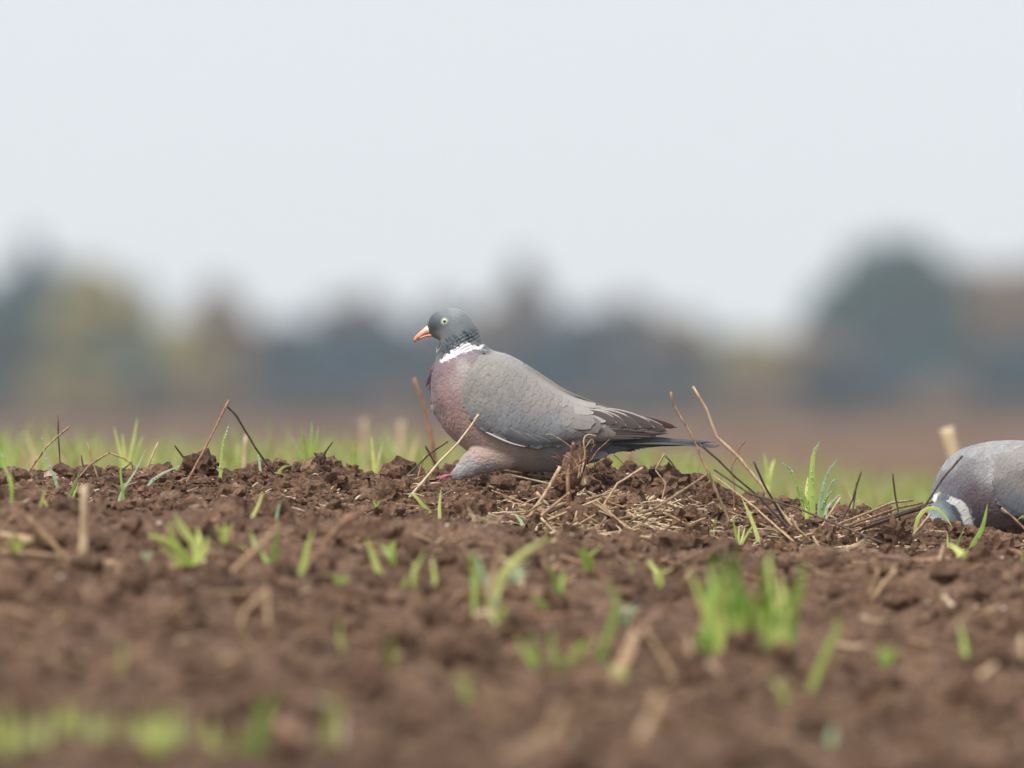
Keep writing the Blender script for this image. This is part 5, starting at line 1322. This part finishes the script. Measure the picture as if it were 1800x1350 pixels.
WHITE_B2 = [(1641, 880, 3), (1645, 872, 4), (1651, 867, 2)]
def colB(px, py, y):
    c = control_color(px, py, PB); jag = 2.5*perlin(px*.25+3, py*.2)
    c = c*(1+.22*fbm(px*.08, py*.08, 3)+.10*fbm(px*.25, py*.2, 2))[..., None]
    c = c*.75+c.mean(-1, keepdims=True)*.245
    wv = np.maximum(band(px, py, WHITE_B, 1, jag), band(px, py, WHITE_B2, 1, jag*.5))
    dk = band(px, py, [(1672, 890, 3), (1684, 905, 5), (1687, 925, 6)], 1, jag)
    c = c*(1-.45*dk[..., None]); c = c*(1-wv[..., None])+np.array([.78, .78, .74])*wv[..., None]
    return np.clip(c, .004, .9)
bodyB, VB, FB, _ = B.loft(ringsB, 200, 88, 'body', M_plum, colB)
tB = B.tree(VB, FB)
wrB = [(1745, 806, 1742, 836), (1750, 796, 1746, 866), (1768, 786, 1760, 892), (1795, 782, 1785, 908), (1830, 786, 1815, 920), (1865, 794, 1850, 926), (1900, 804, 1890, 926), (1940, 818, 1935, 922), (1985, 836, 1980, 912), (2030, 856, 2026, 898), (2085, 880, 2080, 890)]
WdB = [(50, 30), (64, 26), (72, 22), (76, 18), (77, 15), (75, 13), (70, 12), (60, 12), (48, 12), (36, 12), (24, 12)]
PWB = [(1750, 830, (128, 124, 124)), (1760, 860, (96, 96, 102)), (1775, 890, (90, 95, 106)), (1790, 800, (132, 129, 130)), (1800, 850, (106, 103, 104)), (1860, 830, (136, 132, 132)), (1900, 880, (120, 120, 126)), (1980, 870, (110, 104, 104)), (2050, 880, (86, 80, 80)), (1800, 905, (86, 92, 104))]
def covB(px, py): return control_color(px, py, PWB, 24)
wingB, sB, wingB2, RB = wing_shell(B, wrB, WdB, covB, tB)
lay_coverts(B, wingB, sB, RB, covB, .04, .74, lambda t, v: 14+24*t, lambda t, v: 22-v*10, seed=9)
for (bx_, by_, tx, ty, wd_) in [(1960, 880, 2130, 892, 20), (1970, 866, 2090, 884, 30), (1960, 860, 2060, 876, 32), (1950, 858, 2035, 870, 30)]:
    B.feather((bx_, by_), (tx, ty), wd_, sB, ter, tfr, lift=(1, 2.4), name='tertial_feather', parent=wingB, point=.2)
for k in range(8):
    off = k-3.5
    B.feather((2040, 872), (2232-abs(off)*4, 898), 14, None, tc_, tc_*.9, lift=(0, 0), yfix=off*7, name='tail_feather', point=.3, tipcol=tt_)
# head of the feeding bird: beak in the soil, eye low on the near side
B.loft([(1640, 950, 1650, 957, 5, -15), (1630, 955, 1638, 962, 4.5, -15), (1622, 962, 1628, 967, 3.4, -15), (1615, 969, 1618, 972, 1.5, -15)], 24, 16, 'beak', M_beak, lambda x, z, y: np.tile(alb([(226, 150, 120)]), (len(x), 1)))
B.eye(1651, 938, tB, 6.2, 3.0)
for yy, xx in ((-30, 1845), (30, 1870)):
    lg, _, _, _ = B.loft([(xx, 905, xx+44, 925, 16, yy), (xx+2, 922, xx+30, 938, 10, yy), (xx+6, 940, xx+14, 944, 4, yy), (xx+6, 956, xx+11, 958, 3, yy)], 30, 20, 'leg', M_plum, lambda x, z, y: np.tile(alb([(120, 112, 116)]), (len(x), 1)))
    foot(B, lg, xx+8, 957, yy)
_wpB = [(1745, 806), (1742, 836), (1746, 866), (1760, 892), (1785, 908), (1815, 920), (1890, 926), (2080, 890), (2030, 856), (1900, 804), (1795, 782)]
def flowB(px, py):
    if wing_covers(px, py, _wpB): return None
    if px < 1720 and py > 880: return None if (px < 1700) else -70
    if px < 1745: return -58+(px-1640)*.35
    return 5
B.flakes(tB, (1630, 775, 1960, 945), colB, 2600, 10, flowB, jit=.05, tilt=.06)
for k in range(5):
    f = k/4; x = np.interp(f, [0, .3, .6, 1], [1668, 1684, 1696, 1700])+rng.uniform(-2, 2); z = np.interp(f, [0, .3, .6, 1], [878, 885, 902, 932])
    plume(B, tB, x, z, rng.uniform(11, 15), -55+f*25+rng.uniform(-12, 12), rng.uniform(4, 5.5), np.array([.78, .78, .74])*rng.uniform(.88, 1.03), bodyB, 'white_neck_feather', .5)
